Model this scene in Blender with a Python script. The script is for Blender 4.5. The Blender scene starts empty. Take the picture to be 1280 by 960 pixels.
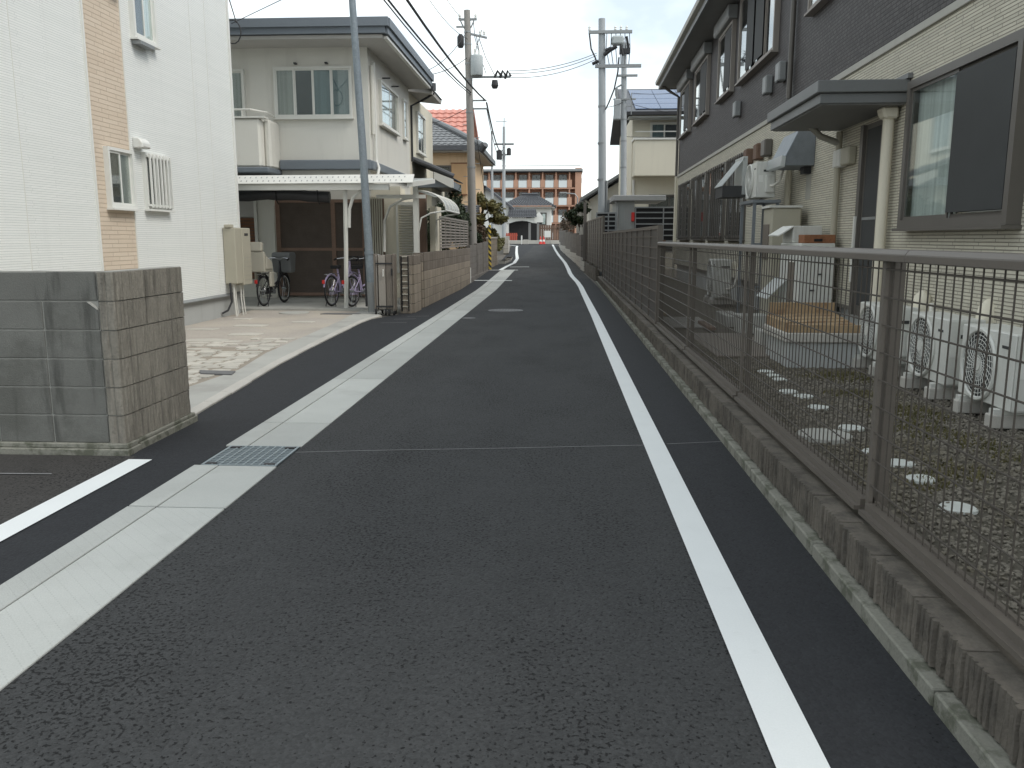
import bpy, bmesh, math, random
import numpy as np
from mathutils import Matrix, Vector
rad = math.radians
RN = random.Random(11)

# ------------------------------------------------------------------ camera, world, sun, exposure
scene = bpy.context.scene
COL = scene.collection
cam_data = bpy.data.cameras.new('camera')
cam_data.sensor_width = 36.0
cam_data.lens = 29.53
cam_data.clip_end = 2000.0
cam = bpy.data.objects.new('camera', cam_data)
cam.location = (0.0, 0.0, 1.5)
cam.rotation_euler = (rad(90.0 - 9.834), 0.0, rad(3.2225))
COL.objects.link(cam)
scene.camera = cam

SUN_EL, SUN_AZ = rad(50), rad(112)          # azimuth from +Y towards +X
world = bpy.data.worlds.new('World')
scene.world = world
world.use_nodes = True
wn, wl = world.node_tree.nodes, world.node_tree.links
wn.clear()
w_out = wn.new('ShaderNodeOutputWorld'); w_bg = wn.new('ShaderNodeBackground')
w_sky = wn.new('ShaderNodeTexSky'); w_sky.sky_type = 'NISHITA'; w_sky.sun_disc = False
w_sky.sun_elevation = SUN_EL; w_sky.sun_rotation = SUN_AZ
w_sky.air_density = 1.0; w_sky.dust_density = 2.0
w_tc = wn.new('ShaderNodeTexCoord'); w_map = wn.new('ShaderNodeMapping')
w_map.inputs['Scale'].default_value = (1.6, 1.6, 3.4); w_map.inputs['Location'].default_value = (0.62, 0.0, 0.35)
w_no = wn.new('ShaderNodeTexNoise'); w_no.inputs['Scale'].default_value = 1.3; w_no.inputs['Detail'].default_value = 6
w_rp = wn.new('ShaderNodeValToRGB')
w_rp.color_ramp.elements[0].position = 0.44; w_rp.color_ramp.elements[0].color = (0.34, 0.34, 0.34, 1)
w_rp.color_ramp.elements[1].position = 0.60; w_rp.color_ramp.elements[1].color = (0.97, 0.97, 0.97, 1)
w_mix = wn.new('ShaderNodeMixRGB'); w_mix.inputs['Color2'].default_value = (9.1, 9.6, 9.4, 1)
wl.new(w_tc.outputs['Generated'], w_map.inputs['Vector']); wl.new(w_map.outputs['Vector'], w_no.inputs['Vector'])
wl.new(w_no.outputs['Fac'], w_rp.inputs['Fac']); wl.new(w_rp.outputs['Color'], w_mix.inputs['Fac'])
wl.new(w_sky.outputs['Color'], w_mix.inputs['Color1']); wl.new(w_mix.outputs['Color'], w_bg.inputs['Color'])
w_bg.inputs['Strength'].default_value = 0.1
wl.new(w_bg.outputs['Background'], w_out.inputs['Surface'])

sun_d = bpy.data.lights.new('sun', 'SUN'); sun_d.energy = 0.85; sun_d.angle = rad(22); sun_d.color = (1.0, 0.975, 0.91)
sun = bpy.data.objects.new('sun', sun_d); COL.objects.link(sun)
sdir = Vector((math.sin(SUN_AZ) * math.cos(SUN_EL), math.cos(SUN_AZ) * math.cos(SUN_EL), math.sin(SUN_EL)))
sun.rotation_euler = (-sdir).to_track_quat('-Z', 'Y').to_euler()
sun.location = (30, 10, 40)

vs = scene.view_settings
vs.view_transform = 'Standard'; vs.look = 'None'; vs.exposure = 0.86; vs.gamma = 1.0; vs.use_curve_mapping = False

# ------------------------------------------------------------------ materials
def nmat(name):
    m = bpy.data.materials.new(name); m.use_nodes = True
    n, l = m.node_tree.nodes, m.node_tree.links
    return m, n, l, n['Principled BSDF']

def noise(n, l, vec, scale, detail=4, rough=.55):
    t = n.new('ShaderNodeTexNoise'); t.inputs['Scale'].default_value = scale
    t.inputs['Detail'].default_value = detail; t.inputs['Roughness'].default_value = rough
    if vec: l.new(vec, t.inputs['Vector'])
    return t.outputs['Fac']

def math_n(n, l, op, a, b=None, c=None):
    t = n.new('ShaderNodeMath'); t.operation = op
    for i, x in enumerate((a, b, c)):
        if x is None: continue
        if isinstance(x, (int, float)): t.inputs[i].default_value = x
        else: l.new(x, t.inputs[i])
    return t.outputs[0]

def mapped(n, l, vec, sc):
    t = n.new('ShaderNodeMapping'); t.inputs['Scale'].default_value = sc
    l.new(vec, t.inputs['Vector']); return t.outputs['Vector']

def mixc(n, l, fac, a, b, mode='MIX'):
    t = n.new('ShaderNodeMixRGB'); t.blend_type = mode
    for i, x in enumerate((fac, a, b)):
        s = t.inputs[i]
        if isinstance(x, (int, float)): s.default_value = x
        elif isinstance(x, tuple): s.default_value = (*x, 1) if len(x) == 3 else x
        else: l.new(x, s)
    return t.outputs['Color']

def ramp(n, l, fac, p0, p1, c0=(0, 0, 0), c1=(1, 1, 1)):
    t = n.new('ShaderNodeValToRGB')
    t.color_ramp.elements[0].position = p0; t.color_ramp.elements[0].color = (*c0, 1)
    t.color_ramp.elements[1].position = p1; t.color_ramp.elements[1].color = (*c1, 1)
    l.new(fac, t.inputs['Fac']); return t.outputs['Color']

def scale_col(n, l, col, val):
    t = n.new('ShaderNodeVectorMath'); t.operation = 'SCALE'
    if isinstance(col, tuple): t.inputs[0].default_value = col
    else: l.new(col, t.inputs[0])
    l.new(val, t.inputs['Scale']); return t.outputs['Vector']

def bumpn(n, l, b, h, strength, dist=.01):
    t = n.new('ShaderNodeBump'); t.inputs['Strength'].default_value = strength; t.inputs['Distance'].default_value = dist
    l.new(h, t.inputs['Height']); l.new(t.outputs['Normal'], b.inputs['Normal'])

def pm(name, c, rough=.8, var=.14, vsc=2.2, fine=.1, fsc=70, bump=0., bsc=140, rnd=0., metal=0., spec=.35,
       streak=0., scol=(.03, .03, .028), ssc=(7, 7, .5), sthr=.55, blot=0., bcol=(.05, .05, .03), bls=1.5, blthr=.6):
    m, n, l, b = nmat(name)
    pos = n.new('ShaderNodeNewGeometry').outputs['Position']
    f = math_n(n, l, 'MULTIPLY_ADD', noise(n, l, pos, vsc, 5), var * 2, 1 - var)
    f = math_n(n, l, 'ADD', f, math_n(n, l, 'MULTIPLY_ADD', noise(n, l, pos, fsc, 3), fine * 2, -fine))
    if rnd:
        oi = n.new('ShaderNodeObjectInfo')
        f = math_n(n, l, 'ADD', f, math_n(n, l, 'MULTIPLY_ADD', oi.outputs['Random'], rnd * 2, -rnd))
    col = scale_col(n, l, c, f)
    if streak:
        s = ramp(n, l, noise(n, l, mapped(n, l, pos, ssc), 1.0, 5, .6), sthr, sthr + .18)
        col = mixc(n, l, math_n(n, l, 'MULTIPLY', s, streak), col, scol)
    if blot:
        s = ramp(n, l, noise(n, l, pos, bls, 6, .65), blthr, blthr + .12)
        col = mixc(n, l, math_n(n, l, 'MULTIPLY', s, blot), col, bcol)
    l.new(col, b.inputs['Base Color'])
    b.inputs['Roughness'].default_value = rough; b.inputs['Metallic'].default_value = metal
    b.inputs['Specular IOR Level'].default_value = spec
    if bump: bumpn(n, l, b, noise(n, l, pos, bsc, 5, .65), bump)
    return m

def brick_mat(name, axis, bw, rh, c1, c2, cm, mortar=.06, bump=.5, dist=.01, rough=.8, off=.5, freq=2, var=.1, streak=0.):
    """stacked siding pieces; axis = which local axis runs along the wall"""
    m, n, l, b = nmat(name)
    oc = n.new('ShaderNodeTexCoord').outputs['Object']
    sp = n.new('ShaderNodeSeparateXYZ'); l.new(oc, sp.inputs[0])
    cb = n.new('ShaderNodeCombineXYZ'); l.new(sp.outputs[axis], cb.inputs[0]); l.new(sp.outputs['Z'], cb.inputs[1])
    t = n.new('ShaderNodeTexBrick'); l.new(cb.outputs[0], t.inputs['Vector'])
    t.inputs['Scale'].default_value = 1.0; t.inputs['Brick Width'].default_value = bw; t.inputs['Row Height'].default_value = rh
    t.inputs['Mortar Size'].default_value = rh * mortar; t.inputs['Mortar Smooth'].default_value = .3
    t.inputs['Color1'].default_value = (*c1, 1); t.inputs['Color2'].default_value = (*c2, 1); t.inputs['Mortar'].default_value = (*cm, 1)
    t.offset = off; t.offset_frequency = freq; t.squash = 1.35; t.squash_frequency = 3
    pos = n.new('ShaderNodeNewGeometry').outputs['Position']
    f = math_n(n, l, 'MULTIPLY_ADD', noise(n, l, pos, 1.3, 5), var * 2, 1 - var)
    f = math_n(n, l, 'ADD', f, math_n(n, l, 'MULTIPLY_ADD', noise(n, l, pos, 55, 3), .16, -.08))
    col = scale_col(n, l, t.outputs['Color'], f)
    if streak:
        s = ramp(n, l, noise(n, l, mapped(n, l, pos, (5, 5, .45)), 1.0, 5, .6), .56, .75)
        col = mixc(n, l, math_n(n, l, 'MULTIPLY', s, streak), col, tuple(x * .45 for x in c1))
    l.new(col, b.inputs['Base Color']); b.inputs['Roughness'].default_value = rough; b.inputs['Specular IOR Level'].default_value = .25
    bw_ = n.new('ShaderNodeRGBToBW'); l.new(t.outputs['Color'], bw_.inputs[0])
    h = math_n(n, l, 'MULTIPLY', math_n(n, l, 'SUBTRACT', 1.0, t.outputs['Fac']), math_n(n, l, 'MULTIPLY_ADD', noise(n, l, oc, 9, 2), .8, .4))
    bumpn(n, l, b, h, bump, dist)
    return m

def glass_mat(name, tint=(.93, .96, .95), refl=.08):
    m, n, l, b = nmat(name); n.remove(b)
    out = n['Material Output']
    tr = n.new('ShaderNodeBsdfTransparent'); tr.inputs[0].default_value = (*tint, 1)
    gl = n.new('ShaderNodeBsdfGlossy'); gl.inputs['Roughness'].default_value = .03; gl.inputs['Color'].default_value = (.9, .92, .92, 1)
    fr = n.new('ShaderNodeFresnel')
    bf_ = n.new('ShaderNodeNewGeometry').outputs['Backfacing']
    l.new(math_n(n, l, 'MULTIPLY_ADD', bf_, 1 / 1.5 - 1.5, 1.5), fr.inputs['IOR'])
    fac = math_n(n, l, 'MAXIMUM', math_n(n, l, 'MULTIPLY', fr.outputs[0], 1.4), refl)
    mx = n.new('ShaderNodeMixShader'); l.new(fac, mx.inputs[0]); l.new(tr.outputs[0], mx.inputs[1]); l.new(gl.outputs[0], mx.inputs[2])
    l.new(mx.outputs[0], out.inputs['Surface'])
    return m

def asphalt_mat(name, c, pit=.30, bump=.5, big=.12, rough=.84, vor=90):
    """fine mat with dark open pits, denser in some patches than in others"""
    m, n, l, b = nmat(name)
    pos = n.new('ShaderNodeNewGeometry').outputs['Position']
    v = n.new('ShaderNodeTexVoronoi'); v.inputs['Scale'].default_value = vor; l.new(pos, v.inputs['Vector'])
    wm = n.new('ShaderNodeRGBToBW'); l.new(v.outputs['Color'], wm.inputs[0])
    f = math_n(n, l, 'MULTIPLY_ADD', wm.outputs[0], .5, .74)
    f = math_n(n, l, 'MULTIPLY', f, math_n(n, l, 'MULTIPLY_ADD', noise(n, l, mapped(n, l, pos, (2.2, .22, 1)), 1.0, 6), big * 2, 1 - big))
    f = math_n(n, l, 'MULTIPLY', f, math_n(n, l, 'MULTIPLY_ADD', noise(n, l, pos, 5, 5), .3, .85))
    pn = noise(n, l, pos, 58, 2.5, .55)
    dens = math_n(n, l, 'MULTIPLY_ADD', noise(n, l, mapped(n, l, pos, (1.1, .5, 1)), 1.3, 4), .34, pit - .15)
    pf = n.new('ShaderNodeMapRange'); pf.interpolation_type = 'SMOOTHSTEP'
    l.new(math_n(n, l, 'SUBTRACT', pn, dens), pf.inputs['Value'])
    pf.inputs['From Min'].default_value = 0.; pf.inputs['From Max'].default_value = .05
    pf.inputs['To Min'].default_value = .22; pf.inputs['To Max'].default_value = 1.
    col = scale_col(n, l, scale_col(n, l, c, f), pf.outputs[0])
    sp = n.new('ShaderNodeTexVoronoi'); sp.inputs['Scale'].default_value = 17; l.new(pos, sp.inputs['Vector'])
    bits = ramp(n, l, sp.outputs['Distance'], .05, .09, (1, 1, 1), (0, 0, 0))
    sel = ramp(n, l, noise(n, l, pos, 3.1, 2), .58, .66)
    col = mixc(n, l, math_n(n, l, 'MULTIPLY', math_n(n, l, 'MULTIPLY', bits, sel), .35), col, (.16, .155, .145))
    l.new(col, b.inputs['Base Color']); b.inputs['Roughness'].default_value = rough; b.inputs['Specular IOR Level'].default_value = .3
    hh = math_n(n, l, 'ADD', math_n(n, l, 'MULTIPLY', v.outputs['Distance'], -.5), pf.outputs[0])
    bumpn(n, l, b, hh, bump, .008)
    return m

def gutter_dots(name):
    """concrete lid with pressed rows of short anti-slip dashes"""
    m = pm(name, (.435, .445, .42), .85, .13, 1.6, .16, 150, .3, 170, rnd=.09, blot=.35, bcol=(.34, .34, .32), bls=1.1, blthr=.52)
    n, l = m.node_tree.nodes, m.node_tree.links; b = n['Principled BSDF']
    sp = n.new('ShaderNodeSeparateXYZ'); l.new(n.new('ShaderNodeNewGeometry').outputs['Position'], sp.inputs[0])
    a = math_n(n, l, 'LESS_THAN', math_n(n, l, 'FRACT', math_n(n, l, 'DIVIDE', math_n(n, l, 'ADD', sp.outputs['Y'], sp.outputs['X']), .085)), .085)
    c = math_n(n, l, 'LESS_THAN', math_n(n, l, 'FRACT', math_n(n, l, 'DIVIDE', math_n(n, l, 'SUBTRACT', sp.outputs['X'], sp.outputs['Y']), .034)), .5)
    k = math_n(n, l, 'MULTIPLY', a, c)
    old = b.inputs['Base Color'].links[0].from_socket
    l.new(mixc(n, l, math_n(n, l, 'MULTIPLY', k, .22), old, (.2, .2, .19)), b.inputs['Base Color'])
    return m

def poly_mat(name, c):
    m, n, l, b = nmat(name)
    tl = n.new('ShaderNodeBsdfTranslucent'); tl.inputs[0].default_value = (*c, 1)
    b.inputs['Base Color'].default_value = (*c, 1); b.inputs['Roughness'].default_value = .3
    mx = n.new('ShaderNodeMixShader'); mx.inputs[0].default_value = .55
    l.new(b.outputs[0], mx.inputs[1]); l.new(tl.outputs[0], mx.inputs[2]); l.new(mx.outputs[0], n['Material Output'].inputs['Surface'])
    return m

def leaf_mat(name, c1, c2, rough=.6):
    m, n, l, b = nmat(name)
    pos = n.new('ShaderNodeNewGeometry').outputs['Position']
    f = ramp(n, l, noise(n, l, pos, 5, 4), .35, .65)
    col = mixc(n, l, f, c1, c2)
    col = scale_col(n, l, col, math_n(n, l, 'MULTIPLY_ADD', noise(n, l, pos, 45, 2), .9, .55))
    l.new(col, b.inputs['Base Color']); b.inputs['Roughness'].default_value = rough; b.inputs['Specular IOR Level'].default_value = .25
    return m

def stripe_mat(name, a, bcol, period, slope):
    m, n, l, b = nmat(name)
    pos = n.new('ShaderNodeTexCoord').outputs['Object']
    s = n.new('ShaderNodeSeparateXYZ'); l.new(pos, s.inputs[0])
    k = math_n(n, l, 'ADD', s.outputs['Z'], math_n(n, l, 'MULTIPLY', s.outputs['X'], slope))
    fr = math_n(n, l, 'GREATER_THAN', math_n(n, l, 'FRACT', math_n(n, l, 'DIVIDE', k, period)), .5)
    l.new(mixc(n, l, fr, a, bcol), b.inputs['Base Color']); b.inputs['Roughness'].default_value = .6
    return m

M = {}
def defmats():
    M['asphalt'] = asphalt_mat('asphalt', (.0425, .0435, .0438), .345, .7, .14)
    M['asphalt_fresh'] = asphalt_mat('asphalt_fresh', (.0245, .0258, .0285), .27, .4, .12)
    M['asphalt_old'] = asphalt_mat('asphalt_old', (.049, .046, .043), .32, .5, .2)
    M['ground'] = pm('ground', (.13, .12, .105), .95, .25, .4, .2, 20, .4, 40)
    M['gutter_dotted'] = gutter_dots('gutter_dotted')
    M['gutter'] = pm('gutter', (.425, .435, .41), .85, .13, 1.6, .16, 150, .3, 170, rnd=.09, blot=.35, bcol=(.33, .33, .31), bls=1.1, blthr=.52)
    M['paint'] = pm('paint', (.74, .76, .75), .6, .05, 3, .06, 160, .08, 260, blot=.22, bcol=(.5, .5, .48), bls=9, blthr=.62)
    M['paint_worn'] = pm('paint_worn', (.66, .68, .66), .7, .1, 4, .1, 160, .1, 260, blot=.5, bcol=(.25, .25, .24), bls=14, blthr=.6)
    M['chalk'] = pm('chalk', (.20, .20, .20), .9, .3, 8, .3, 90)
    M['concrete'] = pm('concrete', (.39, .385, .355), .9, .16, 1.2, .1, 90, .15, 160, blot=.35, bcol=(.22, .21, .19), bls=.9, blthr=.5)
    M['concrete_pale'] = pm('concrete_pale', (.46, .44, .40), .9, .15, 1.5, .12, 80, .2, 130, blot=.3, bcol=(.33, .31, .27), bls=1.3, blthr=.52)
    M['concrete_base'] = pm('concrete_base', (.40, .41, .40), .85, .07, 1.5, .06, 90, .06, 160, streak=.18, scol=(.2, .2, .19))
    M['dirt'] = pm('dirt', (.37, .335, .295), .95, .22, .9, .2, 28, .35, 60, blot=.55, bcol=(.44, .39, .32), bls=.8, blthr=.46)
    M['stone'] = pm('stone', (.45, .425, .375), .9, .16, 4, .14, 60, .4, 70, rnd=.13)
    M['joint_soil'] = pm('joint_soil', (.28, .245, .20), .95, .2, 4, .2, 60, .3, 60)
    M['block'] = pm('block', (.155, .155, .142), .92, .2, 2.6, .16, 85, .45, 110, rnd=.09, streak=.8, scol=(.035, .035, .032), ssc=(9, 9, 1.1), sthr=.54, blot=.55, bcol=(.085, .085, .075), bls=1.9, blthr=.48)
    M['split'] = pm('split', (.235, .217, .184), .95, .22, 3, .28, 55, .9, 75, rnd=.1, streak=.55, scol=(.07, .065, .057), ssc=(16, 16, 1.6), sthr=.5)
    M['mortar'] = pm('mortar', (.30, .295, .27), .95, .2, 6, .15, 90, .3, 120)
    M['mortar_dark'] = pm('mortar_dark', (.10, .09, .075), .95, .2, 6, .15, 90, .3, 120)
    M['split_brown'] = pm('split_brown', (.145, .128, .107), .95, .25, 3.2, .25, 60, .8, 80, rnd=.14, blot=.55, bcol=(.055, .05, .043), bls=7, blthr=.48, streak=.25, scol=(.05, .045, .04), ssc=(5, 5, 3), sthr=.5)
    M['footing'] = pm('footing', (.235, .23, .195), .95, .25, 4, .2, 60, .6, 60, blot=.75, bcol=(.075, .08, .055), bls=8, blthr=.47)
    M['wall_cap'] = pm('wall_cap', (.15, .135, .115), .95, .25, 5, .2, 60, .4, 80, blot=.5, bcol=(.08, .075, .06), bls=4, blthr=.5)
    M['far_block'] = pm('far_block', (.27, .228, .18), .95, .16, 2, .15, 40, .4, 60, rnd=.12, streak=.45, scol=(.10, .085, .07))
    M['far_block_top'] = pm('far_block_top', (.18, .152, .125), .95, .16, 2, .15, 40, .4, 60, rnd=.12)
    M['old_wall'] = pm('old_wall', (.165, .15, .135), .95, .25, 1.5, .2, 40, .4, 60, rnd=.1, streak=.6, scol=(.06, .055, .05))
    M['white_siding'] = brick_mat('white_siding', 'Y', 1.4, .030, (.80, .81, .78), (.76, .775, .745), (.60, .62, .60), .14, .45, .006, .7, .37, 2, .03, .10)
    M['beige_siding'] = brick_mat('beige_siding', 'Y', .42, .062, (.66, .56, .45), (.62, .515, .405), (.48, .39, .30), .10, .6, .010, .75, .41, 2, .08)
    M['cream_siding'] = brick_mat('cream_siding', 'Y', .36, .030, (.60, .565, .465), (.52, .49, .405), (.27, .25, .205), .16, 1.0, .016, .8, .39, 2, .06, .25)
    M['dark_siding'] = brick_mat('dark_siding', 'Y', .12, .045, (.086, .079, .079), (.063, .058, .058), (.034, .030, .030), .16, .8, .012, .6, .5, 2, .12)
    M['white_trim'] = pm('white_trim', (.72, .72, .68), .5, .04, 4, .04, 60)
    M['alu_white'] = pm('alu_white', (.66, .65, .60), .45, .06, 5, .05, 80, spec=.5)
    M['cream_stucco'] = pm('cream_stucco', (.66, .64, .58), .9, .05, 1.0, .07, 60, .35, 110, streak=.16, scol=(.3, .28, .25), ssc=(3, 3, .35))
    M['cream_stucco_clean'] = pm('cream_stucco_clean', (.68, .635, .52), .85, .05, 1.2, .04, 60, .1, 110, streak=.12, scol=(.4, .36, .3))
    M['blue_grey_metal'] = pm('blue_grey_metal', (.15, .17, .19), .5, .12, 2, .08, 40, spec=.5)
    M['soffit'] = pm('soffit', (.46, .44, .41), .85, .08, 2, .05, 60)
    M['soffit_dark'] = pm('soffit_dark', (.21, .21, .205), .7, .1, 2, .06, 60)
    M['bronze'] = pm('bronze', (.105, .095, .083), .45, .12, 4, .08, 90, spec=.5)
    M['fence_bronze'] = pm('fence_bronze', (.118, .102, .086), .5, .14, 4, .1, 90, spec=.45)
    M['wire'] = pm('wire', (.07, .06, .05), .55, .15, 5, .1, 90)
    M['canopy_metal'] = pm('canopy_metal', (.16, .165, .165), .5, .12, 2, .06, 50, spec=.45)
    M['dark_metal'] = pm('dark_metal', (.03, .03, .032), .5, .15, 5, .1, 60)
    M['black'] = pm('black', (.012, .012, .013), .6, .15, 5, .1, 60)
    M['rubber'] = pm('rubber', (.018, .018, .019), .8, .15, 8, .1, 60)
    M['screen'] = pm('screen', (.045, .047, .047), .7, .15, 3, .2, 200)
    M['steel_pole'] = pm('steel_pole', (.22, .255, .28), .55, .25, 9, .2, 30, metal=.3, blot=.4, bcol=(.36, .39, .41), bls=12, blthr=.56)
    M['concrete_pole'] = pm('concrete_pole', (.28, .265, .245), .9, .14, 3, .1, 50, .15, 80, streak=.35, scol=(.15, .14, .13), ssc=(9, 9, .4))
    M['grey_pole'] = pm('grey_pole', (.36, .38, .39), .7, .1, 3, .06, 50, streak=.2, scol=(.25, .26, .27), ssc=(9, 9, .4))
    M['grey_metal'] = pm('grey_metal', (.27, .28, .28), .5, .12, 4, .1, 50, metal=.3)
    M['galv'] = pm('galv', (.22, .24, .26), .5, .2, 9, .15, 60, metal=.5)
    M['transformer'] = pm('transformer', (.40, .43, .43), .6, .08, 3, .06, 50)
    M['cable'] = pm('cable', (.04, .04, .042), .7, .1, 3, .05, 30)
    M['ac_white'] = pm('ac_white', (.60, .60, .56), .5, .09, 3, .06, 60, streak=.4, scol=(.36, .34, .29), ssc=(9, 9, .9))
    M['ac_grille'] = pm('ac_grille', (.40, .40, .37), .55, .08, 3, .05, 60)
    M['ac_dark'] = pm('ac_dark', (.05, .05, .05), .7, .1, 5, .1, 60)
    M['beige_plastic'] = pm('beige_plastic', (.50, .47, .39), .5, .06, 3, .05, 60, streak=.2, scol=(.33, .3, .24))
    M['heater_beige'] = pm('heater_beige', (.40, .375, .30), .55, .06, 3, .05, 60)
    M['heater_grey'] = pm('heater_grey', (.36, .35, .31), .55, .06, 3, .05, 60, streak=.25, scol=(.22, .2, .17))
    M['wood_brown'] = pm('wood_brown', (.165, .105, .076), .75, .25, 3, .25, 40, .3, 60, streak=.4, scol=(.04, .025, .018), ssc=(30, 30, 1.2))
    M['wood_red'] = pm('wood_red', (.22, .105, .058), .75, .2, 3, .2, 40, rnd=.08)
    M['wood_orange'] = pm('wood_orange', (.37, .265, .155), .75, .25, 3, .2, 50, .2, 60, blot=.6, bcol=(.20, .11, .06), bls=5, blthr=.5)
    M['rust_box'] = pm('rust_box', (.27, .12, .06), .8, .3, 9, .25, 60, blot=.6, bcol=(.13, .06, .035), bls=9, blthr=.5)
    M['door_brown'] = pm('door_brown', (.25, .165, .125), .75, .25, 3, .2, 40, .2, 60, streak=.3, scol=(.13, .085, .065), ssc=(30, 30, 1.2))
    M['wood_dark'] = pm('wood_dark', (.12, .094, .078), .6, .3, 3, .2, 40, .2, 60)
    M['room'] = pm('room', (.045, .048, .05), .95, .2, 2, .1, 20)
    M['curtain'] = pm('curtain', (.74, .76, .74), .9, .1, 2, .05, 40, streak=.45, scol=(.25, .27, .26), ssc=(16, 16, .05), sthr=.45)
    M['curtain_dim'] = pm('curtain_dim', (.38, .37, .34), .9, .15, 2, .05, 40, streak=.5, scol=(.12, .12, .11), ssc=(14, 14, .05), sthr=.45)
    M['curtain_teal'] = pm('curtain_teal', (.15, .20, .21), .9, .15, 2, .05, 40, streak=.5, scol=(.09, .12, .13), ssc=(12, 12, .05), sthr=.45)
    M['glass'] = glass_mat('glass')
    M['glass_dark'] = glass_mat('glass_dark', (.55, .57, .58), .06)
    M['poly'] = poly_mat('poly', (.72, .74, .73))
    M['smoke_panel'] = pm('smoke_panel', (.066, .060, .055), .45, .1, 3, .06, 60, spec=.4)
    M['tile'] = pm('tile', (.19, .195, .20), .5, .2, 3, .15, 25, rnd=.05, spec=.5)
    M['tile_dark'] = pm('tile_dark', (.075, .078, .085), .5, .2, 3, .15, 25, spec=.5)
    M['tile_red'] = pm('tile_red', (.56, .26, .21), .7, .12, 3, .1, 25)
    M['orange_wall'] = pm('orange_wall', (.70, .51, .33), .9, .1, 1.2, .06, 40, streak=.25, scol=(.36, .21, .11))
    M['orange_panel'] = pm('orange_panel', (.52, .33, .18), .85, .12, 2, .08, 40)
    M['apt_brick'] = pm('apt_brick', (.46, .27, .19), .9, .1, .4, .08, 8)
    M['apt_white'] = pm('apt_white', (.66, .70, .70), .7, .05, 1, .03, 20)
    M['solar'] = pm('solar', (.07, .11, .20), .2, .08, 2, .04, 20, spec=.7)
    M['purple'] = pm('purple', (.42, .36, .52), .35, .05, 5, .04, 60, spec=.6)
    M['red'] = pm('red', (.55, .035, .03), .5, .08, 5, .05, 60)
    M['cone_red'] = pm('cone_red', (.62, .06, .05), .6, .08, 5, .05, 60)
    M['red_fence'] = pm('red_fence', (.42, .09, .06), .7, .12, 5, .1, 30)
    M['chrome'] = pm('chrome', (.5, .5, .5), .25, .05, 5, .05, 60, metal=.9)
    M['white_cloth'] = pm('white_cloth', (.78, .8, .8), .8, .06, 6, .05, 60)
    M['disc'] = pm('disc', (.56, .58, .55), .75, .1, 9, .08, 70, blot=.2, bcol=(.4, .4, .36), bls=14, blthr=.58)
    M['gravel'] = pm('gravel', (.19, .172, .142), .9, .35, 60, .3, 25, .2, 90, blot=.5, bcol=(.12, .10, .055), bls=1.5, blthr=.5)
    M['gravel_bed'] = pm('gravel_bed', (.10, .09, .072), .95, .3, 6, .35, 45, .7, 55, blot=.4, bcol=(.10, .085, .035), bls=1.6, blthr=.55)
    M['moss'] = leaf_mat('moss', (.15, .13, .06), (.10, .095, .04), .9)
    M['leaf_dark'] = leaf_mat('leaf_dark', (.020, .032, .016), (.045, .06, .03))
    M['leaf_pine'] = leaf_mat('leaf_pine', (.12, .125, .05), (.19, .17, .08))
    M['leaf_red'] = leaf_mat('leaf_red', (.11, .075, .055), (.08, .065, .045))
    M['bark'] = pm('bark', (.085, .065, .05), .95, .3, 6, .3, 30, .6, 30)
    M['hazard'] = stripe_mat('hazard', (.55, .40, .06), (.02, .02, .02), .22, 1.0)
    M['brass_grate'] = pm('grate_steel', (.34, .39, .41), .45, .15, 9, .1, 60, metal=.6)
    M['pit'] = pm('pit', (.02, .022, .023), .9, .2, 5, .1, 50)
    M['iron_lid'] = pm('iron_lid', (.13, .13, .13), .6, .15, 12, .2, 50, .4, 40)
    M['brown_gate'] = pm('brown_gate', (.165, .14, .115), .5, .12, 5, .08, 60, spec=.45)
    M['brown_gate_light'] = pm('brown_gate_light', (.30, .27, .235), .5, .1, 5, .08, 60, spec=.45)
    M['lattice'] = pm('lattice', (.27, .245, .22), .6, .08, 4, .06, 60)
    M['shed'] = pm('shed', (.33, .34, .325), .6, .07, 1.5, .05, 50)
    M['shed_roof'] = pm('shed_roof', (.36, .36, .35), .6, .07, 1.5, .05, 50)
    M['gravel_far'] = M['ground']
defmats()

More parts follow.
